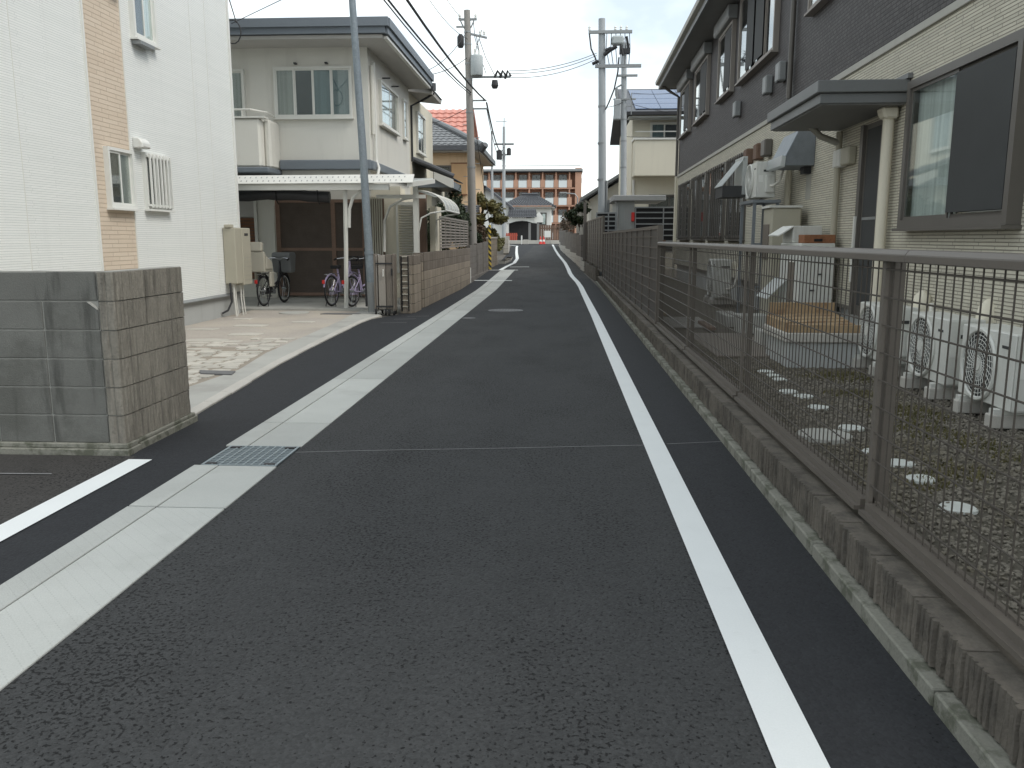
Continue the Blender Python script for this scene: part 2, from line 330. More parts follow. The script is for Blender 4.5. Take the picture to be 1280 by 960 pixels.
# ------------------------------------------------------------------ mesh helpers
class MB:
    """collects shapes in world coordinates (or in a frame given by a matrix)"""
    def __init__(s, mx=None): s.v = []; s.f = []; s.mx = mx
    def add(s, vs, fs):
        o = len(s.v); s.v += [tuple(p) for p in vs]; s.f += [tuple(o + i for i in q) for q in fs]; return s
    def box(s, x0, x1, y0, y1, z0, z1):
        if x0 > x1: x0, x1 = x1, x0
        if y0 > y1: y0, y1 = y1, y0
        if z0 > z1: z0, z1 = z1, z0
        return s.add([(x0, y0, z0), (x1, y0, z0), (x1, y1, z0), (x0, y1, z0), (x0, y0, z1), (x1, y0, z1), (x1, y1, z1), (x0, y1, z1)],
                     [(0, 3, 2, 1), (4, 5, 6, 7), (0, 1, 5, 4), (1, 2, 6, 5), (2, 3, 7, 6), (3, 0, 4, 7)])
    def tube(s, pts, r, n=8, closed=False, r1=None):
        P = [Vector(p) for p in pts]; k = len(P); o = len(s.v); prev = None
        for i, p in enumerate(P):
            if closed: t = P[(i + 1) % k] - P[i - 1]
            else: t = (P[min(i + 1, k - 1)] - P[max(i - 1, 0)])
            t = t.normalized() if t.length > 1e-9 else Vector((0, 0, 1))
            if prev is None:
                a = Vector((0, 0, 1)) if abs(t.z) < .9 else Vector((1, 0, 0))
                u = t.cross(a).normalized()
            else:
                u = (prev - t * prev.dot(t))
                u = u.normalized() if u.length > 1e-6 else t.orthogonal().normalized()
            prev = u; w = t.cross(u)
            rr = r if r1 is None else r + (r1 - r) * i / (k - 1)
            for j in range(n):
                a = 2 * math.pi * j / n
                s.v.append(tuple(p + (u * math.cos(a) + w * math.sin(a)) * rr))
        for i in range(k if closed else k - 1):
            a0 = o + i * n; b0 = o + ((i + 1) % k) * n
            for j in range(n):
                s.f.append((a0 + j, a0 + (j + 1) % n, b0 + (j + 1) % n, b0 + j))
        if not closed:
            s.f.append(tuple(o + j for j in reversed(range(n)))); s.f.append(tuple(o + (k - 1) * n + j for j in range(n)))
        return s
    def cyl(s, p0, p1, r0, r1=None, n=12): return s.tube([p0, p1], r0, n, False, r1)
    def prism(s, poly, axis, a0, a1):
        """poly: 2D points; axis 'x': (y,z), 'y': (x,z), 'z': (x,y)"""
        def P(q, a):
            if axis == 'x': return (a, q[0], q[1])
            if axis == 'y': return (q[0], a, q[1])
            return (q[0], q[1], a)
        k = len(poly)
        return s.add([P(q, a0) for q in poly] + [P(q, a1) for q in poly],
                     [tuple(range(k)), tuple(range(2 * k - 1, k - 1, -1))] + [(i, i + k, (i + 1) % k + k, (i + 1) % k) for i in range(k)])
    def lathe(s, c, prof, n=20):
        o = len(s.v)
        for r, z in prof:
            for j in range(n):
                a = 2 * math.pi * j / n; s.v.append((c[0] + r * math.cos(a), c[1] + r * math.sin(a), c[2] + z))
        for i in range(len(prof) - 1):
            for j in range(n):
                s.f.append((o + i * n + j, o + i * n + (j + 1) % n, o + (i + 1) * n + (j + 1) % n, o + (i + 1) * n + j))
        s.f.append(tuple(o + j for j in reversed(range(n)))); s.f.append(tuple(o + (len(prof) - 1) * n + j for j in range(n)))
        return s
    def quad(s, a, b, c, d): return s.add([a, b, c, d], [(0, 1, 2, 3)])
    def slab(s, a, b, c, d, t):
        """thick sheet: quad abcd extruded by t along its normal (downwards)"""
        A = [Vector(x) for x in (a, b, c, d)]; nrm = (A[1] - A[0]).cross(A[3] - A[0]).normalized()
        if nrm.z < 0: nrm = -nrm
        B = [x - nrm * t for x in A]
        return s.add(A + B, [(0, 1, 2, 3), (7, 6, 5, 4), (0, 4, 5, 1), (1, 5, 6, 2), (2, 6, 7, 3), (3, 7, 4, 0)])

def top_of(o):
    while o.parent: o = o.parent
    return o
INV = {}
def tag(o, label=None, cat=None, group=None, kind=None):
    if label: o['label'] = label
    if cat: o['category'] = cat
    if group: o['group'] = group
    if kind: o['kind'] = kind
    return o

def thing(name, label, cat, loc, rz=0., group=None):
    e = bpy.data.objects.new(name, None); COL.objects.link(e)
    e.empty_display_size = .2; e.location = loc; e.rotation_euler = (0, 0, rz)
    INV[e] = (Matrix.Translation(Vector(loc)) @ Matrix.Rotation(rz, 4, 'Z')).inverted()
    return tag(e, label, cat, group)

def mesh_of(name, mb, inv, bev=0., smooth=False, seg=1):
    mx = inv if mb.mx is None else inv @ mb.mx
    me = bpy.data.meshes.new(name)
    me.from_pydata([tuple(mx @ Vector(p)) for p in mb.v], [], mb.f)
    bm = bmesh.new(); bm.from_mesh(me)
    bmesh.ops.recalc_face_normals(bm, faces=bm.faces)
    if bev: bmesh.ops.bevel(bm, geom=[e for e in bm.edges if len(e.link_faces) == 2 and e.calc_face_angle(0) > .5], offset=bev, segments=seg, profile=.6, affect='EDGES', clamp_overlap=True)
    bm.to_mesh(me); bm.free()
    if smooth:
        me.polygons.foreach_set('use_smooth', [True] * len(me.polygons)); me.set_sharp_from_angle(angle=rad(38))
    return me

def part(name, mb, mat, parent, bev=0., smooth=False, label=None, kind=None, seg=1):
    me = mesh_of(name, mb, INV[top_of(parent)], bev, smooth, seg)
    me.materials.append(M[mat]); o = bpy.data.objects.new(name, me); COL.objects.link(o); o.parent = parent
    if label: o['label'] = label
    if kind: o['kind'] = kind
    return o

def solo(name, mb, mat, label, cat, loc, group=None, bev=0., smooth=False, kind=None, rz=0.):
    mx = Matrix.Translation(Vector(loc)) @ Matrix.Rotation(rz, 4, 'Z')
    me = mesh_of(name, mb, mx.inverted(), bev, smooth)
    me.materials.append(M[mat]); o = bpy.data.objects.new(name, me); COL.objects.link(o); o.location = loc; o.rotation_euler = (0, 0, rz)
    INV[o] = mx.inverted()
    return tag(o, label, cat, group, kind)

def struct(name, mb, mat, kind='structure'):
    me = mesh_of(name, mb, Matrix()); me.materials.append(M[mat])
    o = bpy.data.objects.new(name, me); COL.objects.link(o); o['kind'] = kind; INV[o] = Matrix(); return o

def inst(name, me, parent, loc, rz=0., scale=(1, 1, 1), rx=0.):
    """copy of a shared mesh as a part, loc in world coordinates"""
    o = bpy.data.objects.new(name, me); COL.objects.link(o); o.parent = parent
    o.location = INV[top_of(parent)] @ Vector(loc); o.rotation_euler = (rx, 0, rz); o.scale = scale; return o

def copy_tree(o, parent=None):
    c = o.copy(); COL.objects.link(c); c.parent = parent
    for ch in list(o.children): copy_tree(ch, c)
    return c

def frame_mx(origin, rz=0.): return Matrix.Translation(Vector(origin)) @ Matrix.Rotation(rz, 4, 'Z')
# wall frames: local u along the wall, v out of it (negative y = out), z up
def wall_frame(ox, oy, facing):
    """facing: '-y', '+x', '-x' ; u grows to the viewer's right"""
    if facing == '-y': return Matrix(((1, 0, 0, ox), (0, 1, 0, oy), (0, 0, 1, 0), (0, 0, 0, 1)))
    if facing == '+x': return Matrix(((0, -1, 0, ox), (1, 0, 0, oy), (0, 0, 1, 0), (0, 0, 0, 1)))    # u=+y, out(-v)=+x
    if facing == '-x': return Matrix(((0, 1, 0, ox), (-1, 0, 0, oy), (0, 0, 1, 0), (0, 0, 0, 1)))    # u=-y, out=-x

def window(root, mx, u0, u1, z0, z1, fmat='alu_white', panes=2, curt=('room', 'room'), fw=.045, depth=.07, glass='glass', sill=True, bars=0, gap=.012):
    """frame, panes, sash rails and what is seen behind the glass, on the wall v=0 of mx"""
    w = MB(mx)
    w.box(u0, u1, -depth, .02, z0, z0 + fw); w.box(u0, u1, -depth, .02, z1 - fw, z1)
    w.box(u0, u0 + fw, -depth, .02, z0 + fw, z1 - fw); w.box(u1 - fw, u1, -depth, .02, z0 + fw, z1 - fw)
    win = part('window', w, fmat, root)
    a, b = u0 + fw, u1 - fw; step = (b - a) / panes
    for k in range(panes):
        p0, p1 = a + k * step, a + (k + 1) * step
        g = depth - .02 - (.022 if k % 2 else 0)
        s = MB(mx); t = .032
        s.box(p0, p1, -g, -g + .018, z0 + fw, z0 + fw + t); s.box(p0, p1, -g, -g + .018, z1 - fw - t, z1 - fw)
        s.box(p0, p0 + t, -g, -g + .018, z0 + fw + t, z1 - fw - t); s.box(p1 - t, p1, -g, -g + .018, z0 + fw + t, z1 - fw - t)
        part('sash', s, fmat, win)
        part('pane', MB(mx).box(p0 + t, p1 - t, -g + .006, -g + .011, z0 + fw + t, z1 - fw - t), glass, win)
        part('curtain' if 'curtain' in curt[k % len(curt)] else 'dark_interior', MB(mx).box(p0 + .004, p1 - .004, -.016, -.003, z0 + fw + .004, z1 - fw - .004), curt[k % len(curt)], win)
    if sill: part('sill', MB(mx).box(u0 - .02, u1 + .02, -depth - .04, .01, z0 - .03, z0 - .002), fmat, win)
    for k in range(bars):
        u = u0 + (u1 - u0) * (k + .5) / bars
        part('bar', MB(mx).box(u - gap, u + gap, -depth - .055, -depth - .035, z0 + .02, z1 - .02), fmat, win)
    if bars:
        for z in (z0 + .04, z1 - .07):
            part('bar_rail', MB(mx).box(u0, u1, -depth - .036, -depth - .003, z, z + .03), fmat, win)
    return win

def G(y):
    return 0. if y < 25 else (.02 * (y - 25) if y < 75 else 1.0)
def ys_range(y0, y1):
    return sorted({y0, y1} | {y for y in (25., 40., 55., 75.) if y0 < y < y1})
def strip_mb(xl, xr, y0, y1, dz, mb=None, extra=()):
    mb = mb or MB(); Y = sorted(set(ys_range(y0, y1)) | {y for y in extra if y0 < y < y1})
    fl = xl if callable(xl) else (lambda y: xl); fr = xr if callable(xr) else (lambda y: xr)
    for a, b in zip(Y, Y[1:]):
        mb.quad((fl(a), a, G(a) + dz), (fr(a), a, G(a) + dz), (fr(b), b, G(b) + dz), (fl(b), b, G(b) + dz))
    return mb
def lerp_tab(tab):
    def f(y):
        if y <= tab[0][0]: return tab[0][1]
        for (a, xa), (b, xb) in zip(tab, tab[1:]):
            if y <= b: return xa + (xb - xa) * (y - a) / (b - a)
        return tab[-1][1]
    return f
def path_sheet(pts, w, dz):
    """painted line: centre-line points (x,y), width w, dz above the road"""
    mb = MB(); P = [Vector(p) for p in pts]; L = []; Rr = []
    for i, p in enumerate(P):
        d = (P[min(i + 1, len(P) - 1)] - P[max(i - 1, 0)]).normalized(); nx = Vector((d.y, -d.x)) * (w / 2)
        L.append(p - nx); Rr.append(p + nx)
    for i in range(len(P) - 1):
        q = [L[i], Rr[i], Rr[i + 1], L[i + 1]]
        mb.add([(a.x, a.y, G(a.y) + dz) for a in q], [(0, 1, 2, 3)])
    return mb

# ------------------------------------------------------------------ the setting
gnd = MB(); xs = (-400., 400.); Yg = [-60., 25., 40., 55., 75., 140., 900.]
for a, b in zip(Yg, Yg[1:]):
    gnd.quad((xs[0], a, G(a) - .02), (xs[1], a, G(a) - .02), (xs[1], b, G(b) - .02), (xs[0], b, G(b) - .02))
struct('ground', gnd, 'ground')

edgeL = lerp_tab([(-8, -2.95), (5.5, -2.98), (6.66, -3.10), (9.9, -3.37), (13, -3.50), (15.5, -3.56), (16.4, -3.30), (17., -3.18), (34, -3.05), (40, -2.9), (50, -3.2), (73, -4.1), (76, -9)])
edgeR = lerp_tab([(-8, 1.25), (24, 1.24), (29, 1.08), (34, .92), (43.5, .65), (55, .2), (73, -.2), (76, 5)])
road = struct('road', strip_mb(-2.15, lambda y: edgeR(y), -8, 76, 0., extra=(24, 29, 34, 43.5, 73)), 'asphalt')
lane = struct('roadside_strip', strip_mb(edgeL, -2.15, -8, 76, 0., extra=(5.5, 6.66, 9.9, 13, 15.5, 16.4, 17, 34, 50, 73)), 'asphalt_fresh')
struct('side_strip', strip_mb(.71, lambda y: edgeR(y) + .01, -8, 30, .004, extra=(24, 29)), 'asphalt_fresh')
struct('cross_street', MB().quad((-40, 74, 1.004), (40, 74, 1.004), (40, 79.5, 1.004), (-40, 79.5, 1.004)), 'asphalt_old')
struct('side_yard', MB().quad((-14, -8, .003), (-2.93, -8, .003), (-2.93, 5.53, .003), (-14, 5.53, .003)), 'asphalt_old')
# painted markings and seams: parts of the road
rl = [(.71, -8), (.71, 3), (.705, 8), (.70, 16.7), (.67, 23), (.655, 26), (.60, 28), (.46, 31), (.40, 33), (.36, 36), (.26, 41), (.13, 45), (-.05, 50), (-.30, 59), (-.62, 73)]
part('white_line', path_sheet(rl, .155, .0075), 'paint', road)
part('white_line', path_sheet([(-2.875, -8), (-2.86, 5.44)], .165, .0065), 'paint', lane)
part('white_line', path_sheet([(-2.95, 28.75), (-1.62, 28.75)], .26, .013), 'paint_worn', road)
part('white_line', path_sheet([(-2.92, 34.9), (-1.72, 34.95)], .22, .013), 'paint_worn', road)
part('white_line', path_sheet([(-2.2, 37.4), (-1.35, 37.5)], .26, .010), 'paint_worn', road)
part('white_line', path_sheet([(-2.45, 35.1), (-2.36, 38.0), (-2.2, 41), (-2.3, 46), (-2.75, 54), (-3.35, 66), (-3.45, 69.), (-4.3, 72.2)], .17, .010), 'paint', road)
part('seam_line', path_sheet([(-1.86, 5.70), (-1.2, 5.80), (-.4, 5.90), (.63, 6.05)], .012, .004), 'chalk', road)
part('seam_line', path_sheet([(.8, 6.08), (1.23, 6.18)], .010, .008), 'chalk', road)
part('seam_line', path_sheet([(-9, 4.93), (-4.2, 5.02), (-3.25, 5.05)], .022, .009), 'chalk', lane)
for pts in ([(-3.2, 14.9), (-2.75, 15.0)], [(-3.1, 15.6), (-2.7, 15.7)], [(-2.95, 16.2), (-2.55, 16.3)]):
    part('seam_line', path_sheet(pts, .03, .005), 'chalk', lane)
# patched rectangle round the manhole
part('asphalt_patch', path_sheet([(-1.72, 14.75), (-1.15, 15.3), (-.62, 16.1)], .02, .004), 'asphalt_old', road)

# concrete gutter: one slab after another, with a lid joint along it
gut = struct('gutter', strip_mb(-2.425, -1.865, -8, 35, .001), 'pit')
for a in [k * 2.2 - 8.76 for k in range(20)]:
    b = a + 2.19
    segs = [(a, b)] if not (a < 5.3 < b) else [(a, 5.312), (5.845, b)]
    for s0, s1 in segs:
        z0, z1 = G(s0), G(s1)
        for x0, x1, h in ((-2.425, -2.262, .011), (-2.256, -1.865, .008)):
            mb = MB().add([(x0, s0 + .004, z0 - .02), (x1, s0 + .004, z0 - .02), (x1, s1 - .004, z1 - .02), (x0, s1 - .004, z1 - .02),
                           (x0, s0 + .004, z0 + h), (x1, s0 + .004, z0 + h), (x1, s1 - .004, z1 + h), (x0, s1 - .004, z1 + h)],
                          [(0, 3, 2, 1), (4, 5, 6, 7), (0, 1, 5, 4), (1, 2, 6, 5), (2, 3, 7, 6), (3, 0, 4, 7)])
            part('slab', mb, 'gutter_dotted' if s1 < 4.6 else 'gutter', gut, bev=.003)
# steel grating in the gutter
gr = thing('drain_grate', 'square steel drain grate set into the pale concrete gutter', 'grate', (-2.12, 5.58, 0))
gf = MB()
for q in ((-2.385, -1.872, 5.318, 5.33), (-2.385, -1.872, 5.828, 5.84), (-2.385, -2.37, 5.33, 5.828), (-1.887, -1.872, 5.33, 5.828)):
    gf.box(*q, -.03, .011)
part('frame', gf, 'brass_grate', gr)
part('pit_floor', MB().box(-2.385, -1.872, 5.318, 5.84, .0015, .003), 'pit', gr)
me = mesh_of('bearing_bar', MB().box(-.241, .241, -.005, .005, 0, .007), Matrix()); me.materials.append(M['brass_grate'])
for k in range(11): inst('bearing_bar', me, gr, (-2.1285, 5.368 + k * .0422, .003))
me = mesh_of('cross_bar', MB().box(-.0045, .0045, -.249, .249, 0, .0075), Matrix()); me.materials.append(M['brass_grate'])
for k in range(8): inst('cross_bar', me, gr, (-2.315 + k * .0535, 5.579, .003))
for x, y in ((-2.33, 5.36), (-1.93, 5.36), (-2.33, 5.80), (-1.93, 5.80)):
    part('lock_plate', MB().box(x - .035, x + .035, y - .02, y + .02, .006, .0125), 'dark_metal', gr)
# manhole lids
mh = thing('manhole_cover', 'round cast iron manhole cover flush in the road asphalt', 'manhole', (-1.13, 17.7, 0))
part('rim', MB().lathe((-1.13, 17.7, .002), [(.37, 0), (.37, .004)], 32), 'iron_lid', mh)
part('lid', MB().lathe((-1.13, 17.7, .003), [(.315, 0), (.315, .007), (.30, .009)], 32), 'iron_lid', mh)
me = mesh_of('stud', MB().box(-.02, .02, -.02, .02, 0, .004), Matrix()); me.materials.append(M['iron_lid'])
for i in range(-4, 5):
    for j in range(-4, 5):
        if i * i + j * j < 18: inst('stud', me, mh, (-1.13 + i * .062, 17.7 + j * .062, .010))
solo('valve_cover', MB().lathe((-1.72, 15.9, 0), [(.13, .002), (.13, .007), (.11, .008)], 20), 'iron_lid', 'small round valve cover in asphalt beside the gutter', 'valve cover', (-1.72, 15.9, 0))

# left forecourt: concrete apron, dirt, broken stone paving
apron_in = lerp_tab([(5.6, -3.9), (7.9, -3.72), (9.3, -3.62), (10.7, -3.80), (12.5, -3.86), (15., -3.95), (17.2, -4.1)])
fc = struct('forecourt', strip_mb(-6.45, apron_in, 5.7, 17.3, .012, extra=(7.9, 9.3, 10.7, 12.5, 15)), 'dirt')
ap = MB()
Y = [6.6, 7.4, 7.9, 8.6, 9.3, 9.9, 10.7, 11.5, 12.5, 13.2, 14, 15, 15.6, 16.2, 16.8, 17.3]
outer = lambda y: edgeL(y) - .0 if y < 16 else -3.45
for a, b in zip(Y, Y[1:]):
    ap.slab((apron_in(a) - .03, a, .022), (outer(a) - .09, a, .022), (outer(b) - .09, b, .022), (apron_in(b) - .03, b, .022), .05)
struct('apron', ap, 'concrete')
kb = struct('kerb_edge', MB().box(-3.02, -3.01, 6.6, 6.61, 0, .001), 'concrete_pale')
for a, b in zip(Y, Y[1:]):
    if b > 16.2: break
    j = RN.uniform(-.012, .012)
    part('kerb_piece', MB().slab((outer(a) - .095, a + .003, .028 + j * .3), (outer(a) + .012 + j, a + .003, .020), (outer(b) + .012 + j, b - .003, .020), (outer(b) - .095, b - .003, .028 + j * .3), .05), 'concrete_pale', kb, bev=.006)
# stones: irregular flags in uneven rows
stone_n = 0
y = 6.75
while y < 12.2:
    h = RN.uniform(.13, .21); x = apron_in(y) - .06 - RN.uniform(0, .05)
    xend = -6.35 + max(0, (y - 10.6)) * 1.2
    while x > xend:
        w = RN.uniform(.15, .36)
        if RN.random() < (.98 if y < 10.8 else .7):
            pts = [(x - .012 - RN.uniform(0, .03), y + RN.uniform(0, .03)), (x - w * RN.uniform(.4, .6), y + RN.uniform(-.02, .025)), (x - w + .012, y + RN.uniform(0, .04)),
                   (x - w + RN.uniform(0, .03), y + h - RN.uniform(.015, .05)), (x - w * RN.uniform(.35, .65), y + h - RN.uniform(.0, .03)), (x - RN.uniform(.012, .04), y + h - RN.uniform(.015, .06))]
            part('paving_stone', MB().prism(pts, 'z', .0, .026 + RN.uniform(-.004, .007)), 'stone', fc, bev=.006)
            stone_n += 1
        x -= w
    y += h
struct('paving_bed', strip_mb(-6.42, lambda y: apron_in(y) - .02, 6.7, 11.3, .016, extra=(7.9, 9.3, 10.7)), 'joint_soil')
# small slabs lying in the dirt
for (x, y, w, d) in ((-5.3, 14.2, .55, .3), (-5.9, 13.6, .5, .25), (-4.9, 12.9, .5, .35), (-6.0, 12.6, .45, .3), (-4.6, 14.9, .4, .2), (-5.2, 12.1, .6, .35), (-5.9, 15.4, .35, .2), (-5.6, 11.6, .3, .4)):
    part('paving_stone', MB().prism([(x - w / 2, y - d / 2), (x + w * .4, y - d * .55), (x + w / 2, y + d * .3), (x, y + d / 2), (x - w * .55, y + d * .2)], 'z', .0, .022), 'stone', fc, bev=.005)
solo('manhole_cover', MB().lathe((-5.35, 16.7, .012), [(.30, 0), (.30, .015), (.27, .02)], 24), 'concrete', 'round pale concrete lid in dirt before carport floor', 'manhole', (-5.35, 16.7, .012))
solo('drain_cover', MB().prism([(-4.75, 16.45), (-3.95, 16.4), (-3.95, 16.62), (-4.7, 16.66)], 'z', .012, .024), 'iron_lid', 'flat brown plate lying in dirt by carport post', 'drain cover', (-4.35, 16.5, .012), bev=.003)
solo('drain_cover', MB().prism([(-3.95, 8.95), (-3.58, 8.9), (-3.62, 9.12), (-4.05, 9.16)], 'z', .012, .036), 'iron_lid', 'dark flat plate at edge of broken stone paving', 'drain cover', (-3.8, 9.0, .012), bev=.003)
struct('carport_floor', MB().box(-9.5, -3.2, 17.3, 26.0, -.05, .05), 'concrete')

# ------------------------------------------------------------------ block wall at the corner of the yard
def ribbed_block(L, T, H, seed, nrib=9, depth=.011):
    """split-rib concrete block, ribs on -y side, centred on x, base at z=0"""
    r = random.Random(seed); prof = []
    w = L / nrib
    for k in range(nrib):
        a = -L / 2 + k * w; d = r.uniform(.2, 1) * depth
        prof += [(a + .002, 0.), (a + w * .22, -d), (a + w * .78, -d * r.uniform(.7, 1.1)), (a + w - .002, .0)]
    zs = [0, H * .33, H * .66, H]; mb = MB(); n = len(prof)
    for z in zs:
        for (x, yy) in prof:
            mb.v.append((x, -T / 2 + yy + (r.uniform(-.0035, .0035) if 0 < z < H else 0), z))
    for i in range(len(zs) - 1):
        for j in range(n - 1):
            mb.f.append((i * n + j, i * n + j + 1, (i + 1) * n + j + 1, (i + 1) * n + j))
    o = len(mb.v)
    mb.v += [(L / 2, T / 2, 0), (-L / 2, T / 2, 0), (L / 2, T / 2, H), (-L / 2, T / 2, H)]
    t = (len(zs) - 1) * n
    mb.f += [(o + 1, o, o + 2, o + 3), tuple(range(n - 1, -1, -1)) + (o + 1, o)][:1]
    mb.f += [tuple([o, o + 1] + list(range(0, n))), tuple(list(range(t + n - 1, t - 1, -1)) + [o + 3, o + 2])]
    mb.f += [tuple([o + 1, o + 3] + [i * n for i in range(len(zs) - 1, -1, -1)]), tuple([o + 2, o] + [i * n + n - 1 for i in range(len(zs))])]
    return mb

def shared(name, mb, mat, bev=0.):
    me = mesh_of(name, mb, Matrix(), bev); me.materials.append(M[mat]); return me

bw = thing('block_wall', 'weathered grey concrete block wall with ribbed corner beside the yard', 'wall', (-3.1, 6.0, 0))
part('mortar_core', MB().box(-9.0, -3.158, 5.606, 5.70, .06, 1.278).box(-3.150, -3.044, 5.606, 6.652, .06, 1.278), 'mortar', bw)
part('footing', MB().box(-9.0, -3.0, 5.555, 5.74, -.02, .042).box(-9.0, -3.012, 5.575, 5.72, .042, .078).box(-3.19, -3.0, 5.74, 6.70, -.02, .05).box(-3.17, -3.012, 5.72, 6.68, .05, .078), 'footing', bw, bev=.006)
blk = [shared('block', MB().box(-.195, .195, -.052, .052, 0, .192), 'block', .004)]
for r_ in range(6):
    z = .08 + r_ * .2
    for k in range(15):
        x = -3.355 - k * .4
        if r_ == 5: x += .06 if k else .03
        if r_ == 4 and k == 0:      # the block with the broken corner
            mb = MB().prism([(-3.548, z), (-3.162, z), (-3.162, z + .135), (-3.24, z + .192), (-3.548, z + .192)], 'y', 5.598, 5.702)
            part('block', mb, 'block', bw, bev=.004); continue
        if r_ == 5 and k == 0:
            part('block', MB().box(-3.51, -3.162, 5.598, 5.702, z, z + .196), 'block', bw, bev=.004); continue
        inst('block', blk[0], bw, (x, 5.650, z))
side = [shared('ribbed_block', ribbed_block(.39, .10, .192, 40 + i), 'split') for i in range(4)]
sideh = [shared('ribbed_block', ribbed_block(.235, .10, .192, 50 + i, 6), 'split') for i in range(3)]
corner = [shared('corner_block', ribbed_block(.118, .05, .192, 60 + i, 2, .012), 'split') for i in range(3)]
for r_ in range(6):
    z = .08 + r_ * .2
    o = .0 if r_ % 2 else .0
    for k, (yc, me) in enumerate(((5.845, side), (6.243, side), (6.547, sideh))):
        inst('ribbed_block', me[(r_ * 2 + k) % 3], bw, (-3.083, yc - .025, z), rz=rad(90))
    inst('corner_block', corner[r_ % 3], bw, (-3.093, 5.62, z))
part('broken_mortar', MB().prism([(-3.235, 1.07), (-3.162, 1.015), (-3.162, 1.03), (-3.215, 1.072)], 'y', 5.594, 5.607), 'concrete_pale', bw)

# ------------------------------------------------------------------ white house on the left
wh = thing('house', 'tall white sided house with a vertical beige brick strip', 'house', (-6.4, 12, 0))
wf = wall_frame(-6.4, 0., '+x')            # u = world y
part('wall', MB().box(-13.5, -6.4, 7.0, 11.5, .44, 7.4).box(-13.5, -6.4, 12.545, 16.72, .44, 7.4).box(-13.5, -6.43, 11.5, 12.545, .44, 7.4), 'white_siding', wh)
part('brick_strip', MB().box(-6.43, -6.385, 11.53, 12.515, .44, 7.4), 'beige_siding', wh)
for y in (11.5, 12.515): part('strip_trim', MB().box(-6.43, -6.372, y, y + .03, .44, 7.4), 'white_trim', wh)
part('corner_trim', MB().box(-6.43, -6.378, 16.66, 16.74, .44, 7.4), 'white_trim', wh)
for y in (9.95, 14.95, 15.6): part('joint_strip', MB().box(-6.402, -6.396, y, y + .008, .44, 7.4), 'alu_white', wh)
part('foundation', MB().box(-13.4, -6.44, 7.1, 16.66, -.05, .42), 'concrete_base', wh)
part('drip_flashing', MB().prism([(-6.44, .40), (-6.355, .405), (-6.355, .42), (-6.40, .455), (-6.44, .455)], 'y', 7.0, 16.73), 'grey_metal', wh)
part('roof', MB().box(-13.9, -6.0, 6.6, 17.15, 7.4, 7.55).prism([(-14, 7.55), (-5.9, 7.55), (-10, 9.2)], 'y', 6.5, 17.2), 'tile_dark', wh)
window(wh, wall_frame(-6.385, 0, '+x'), 11.77, 12.49, 1.93, 2.77, 'white_trim', 2, ('room', 'curtain_dim'), .045, .075)
window(wh, wall_frame(-6.4, 0, '+x'), 12.84, 13.57, 4.45, 5.65, 'white_trim', 2, ('room', 'curtain'), .05, .075)
part('sill_box', MB(wf).box(12.86, 13.3, -.14, 0, 4.36, 4.41), 'grey_metal', wh)
window(wh, wall_frame(-6.4, 0, '+x'), 12.90, 13.70, 1.95, 2.80, 'white_trim', 2, ('room', 'curtain_dim'), .045, .06, bars=7, gap=.02)
hv = part('vent_hood', MB().prism([(-6.40, 2.84), (-6.25, 2.84), (-6.25, 2.92), (-6.30, 2.98), (-6.40, 3.0)], 'y', 12.66, 12.92), 'white_trim', wh, bev=.012)
part('louver', MB().box(-6.245, -6.24, 12.69, 12.89, 2.85, 2.865), 'soffit', hv)
part('vent_hood', MB().prism([(-6.40, 4.93), (-6.27, 4.93), (-6.27, 5.0), (-6.40, 5.08)], 'y', 12.2, 12.44), 'grey_metal', wh, bev=.01)

# gas water heater on the corner of the white house
gh = thing('gas_water_heater', 'beige boxy gas water heater on the white house corner', 'water heater', (-6.2, 16.2, .0))
part('body', MB().box(-6.395, -6.16, 15.86, 16.18, .64, 1.70), 'heater_beige', gh, bev=.012)
part('front_cover', MB().box(-6.37, -6.15, 16.19, 16.64, .60, 1.70), 'heater_beige', gh, bev=.012)
part('exhaust_port', MB().box(-6.15, -6.142, 16.32, 16.50, 1.55, 1.60), 'ac_dark', gh, bev=.004)
part('top_cap', MB().box(-6.35, -6.22, 15.82, 15.98, 1.70, 1.76), 'heater_beige', gh, bev=.01)
for k in range(6): part('panel_groove', MB().box(-6.149, -6.145, 16.22, 16.61, .70 + k * .085, .706 + k * .085), 'heater_grey', gh)
for y, x in ((15.95, -6.27), (16.12, -6.3), (16.25, -6.25), (16.45, -6.28)):
    part('pipe', MB().tube([(x, y, .66), (x, y, .35), (x + .02, y + .01, .0)], .022 if y < 16 else .014, 8), 'alu_white', gh, smooth=True)
part('pipe', MB().tube([(-6.3, 15.85, .66), (-6.28, 15.84, .3), (-6.33, 15.75, .14), (-6.42, 15.68, .09)], .02, 8), 'dark_metal', gh, smooth=True)

# ------------------------------------------------------------------ cream two-storey house with carport
ch = thing('house', 'cream stucco two storey house with blue grey flat roof fascia', 'house', (-8, 24, 0))
part('wall', MB().box(-14.5, -4.62, 20.8, 26.3, 0, 6.0), 'cream_stucco', ch)
part('balcony', MB().box(-12, -6.98, 19.85, 20.8, 3.14, 4.25).box(-6.99, -6.82, 20.1, 20.8, 3.14, 4.25), 'cream_stucco', ch, bev=.05)
bl = part('balcony_rail', MB().tube([(-12, 19.92, 4.45), (-7.2, 19.92, 4.45), (-6.92, 20.2, 4.42), (-6.9, 20.78, 4.38)], .022, 8), 'alu_white', ch)
for x in (-8.6, -8.0, -7.4): part('rail_post', MB().box(x - .015, x + .015, 19.9, 19.94, 4.25, 4.45), 'alu_white', bl)
part('balcony_cap', MB().box(-12, -6.85, 19.82, 20.1, 4.25, 4.285), 'alu_white', ch)
part('band', MB().box(-12, -6.8, 19.78, 20.8, 3.02, 3.14).box(-6.8, -4.56, 20.60, 20.8, 3.14, 3.37), 'blue_grey_metal', ch, bev=.02)
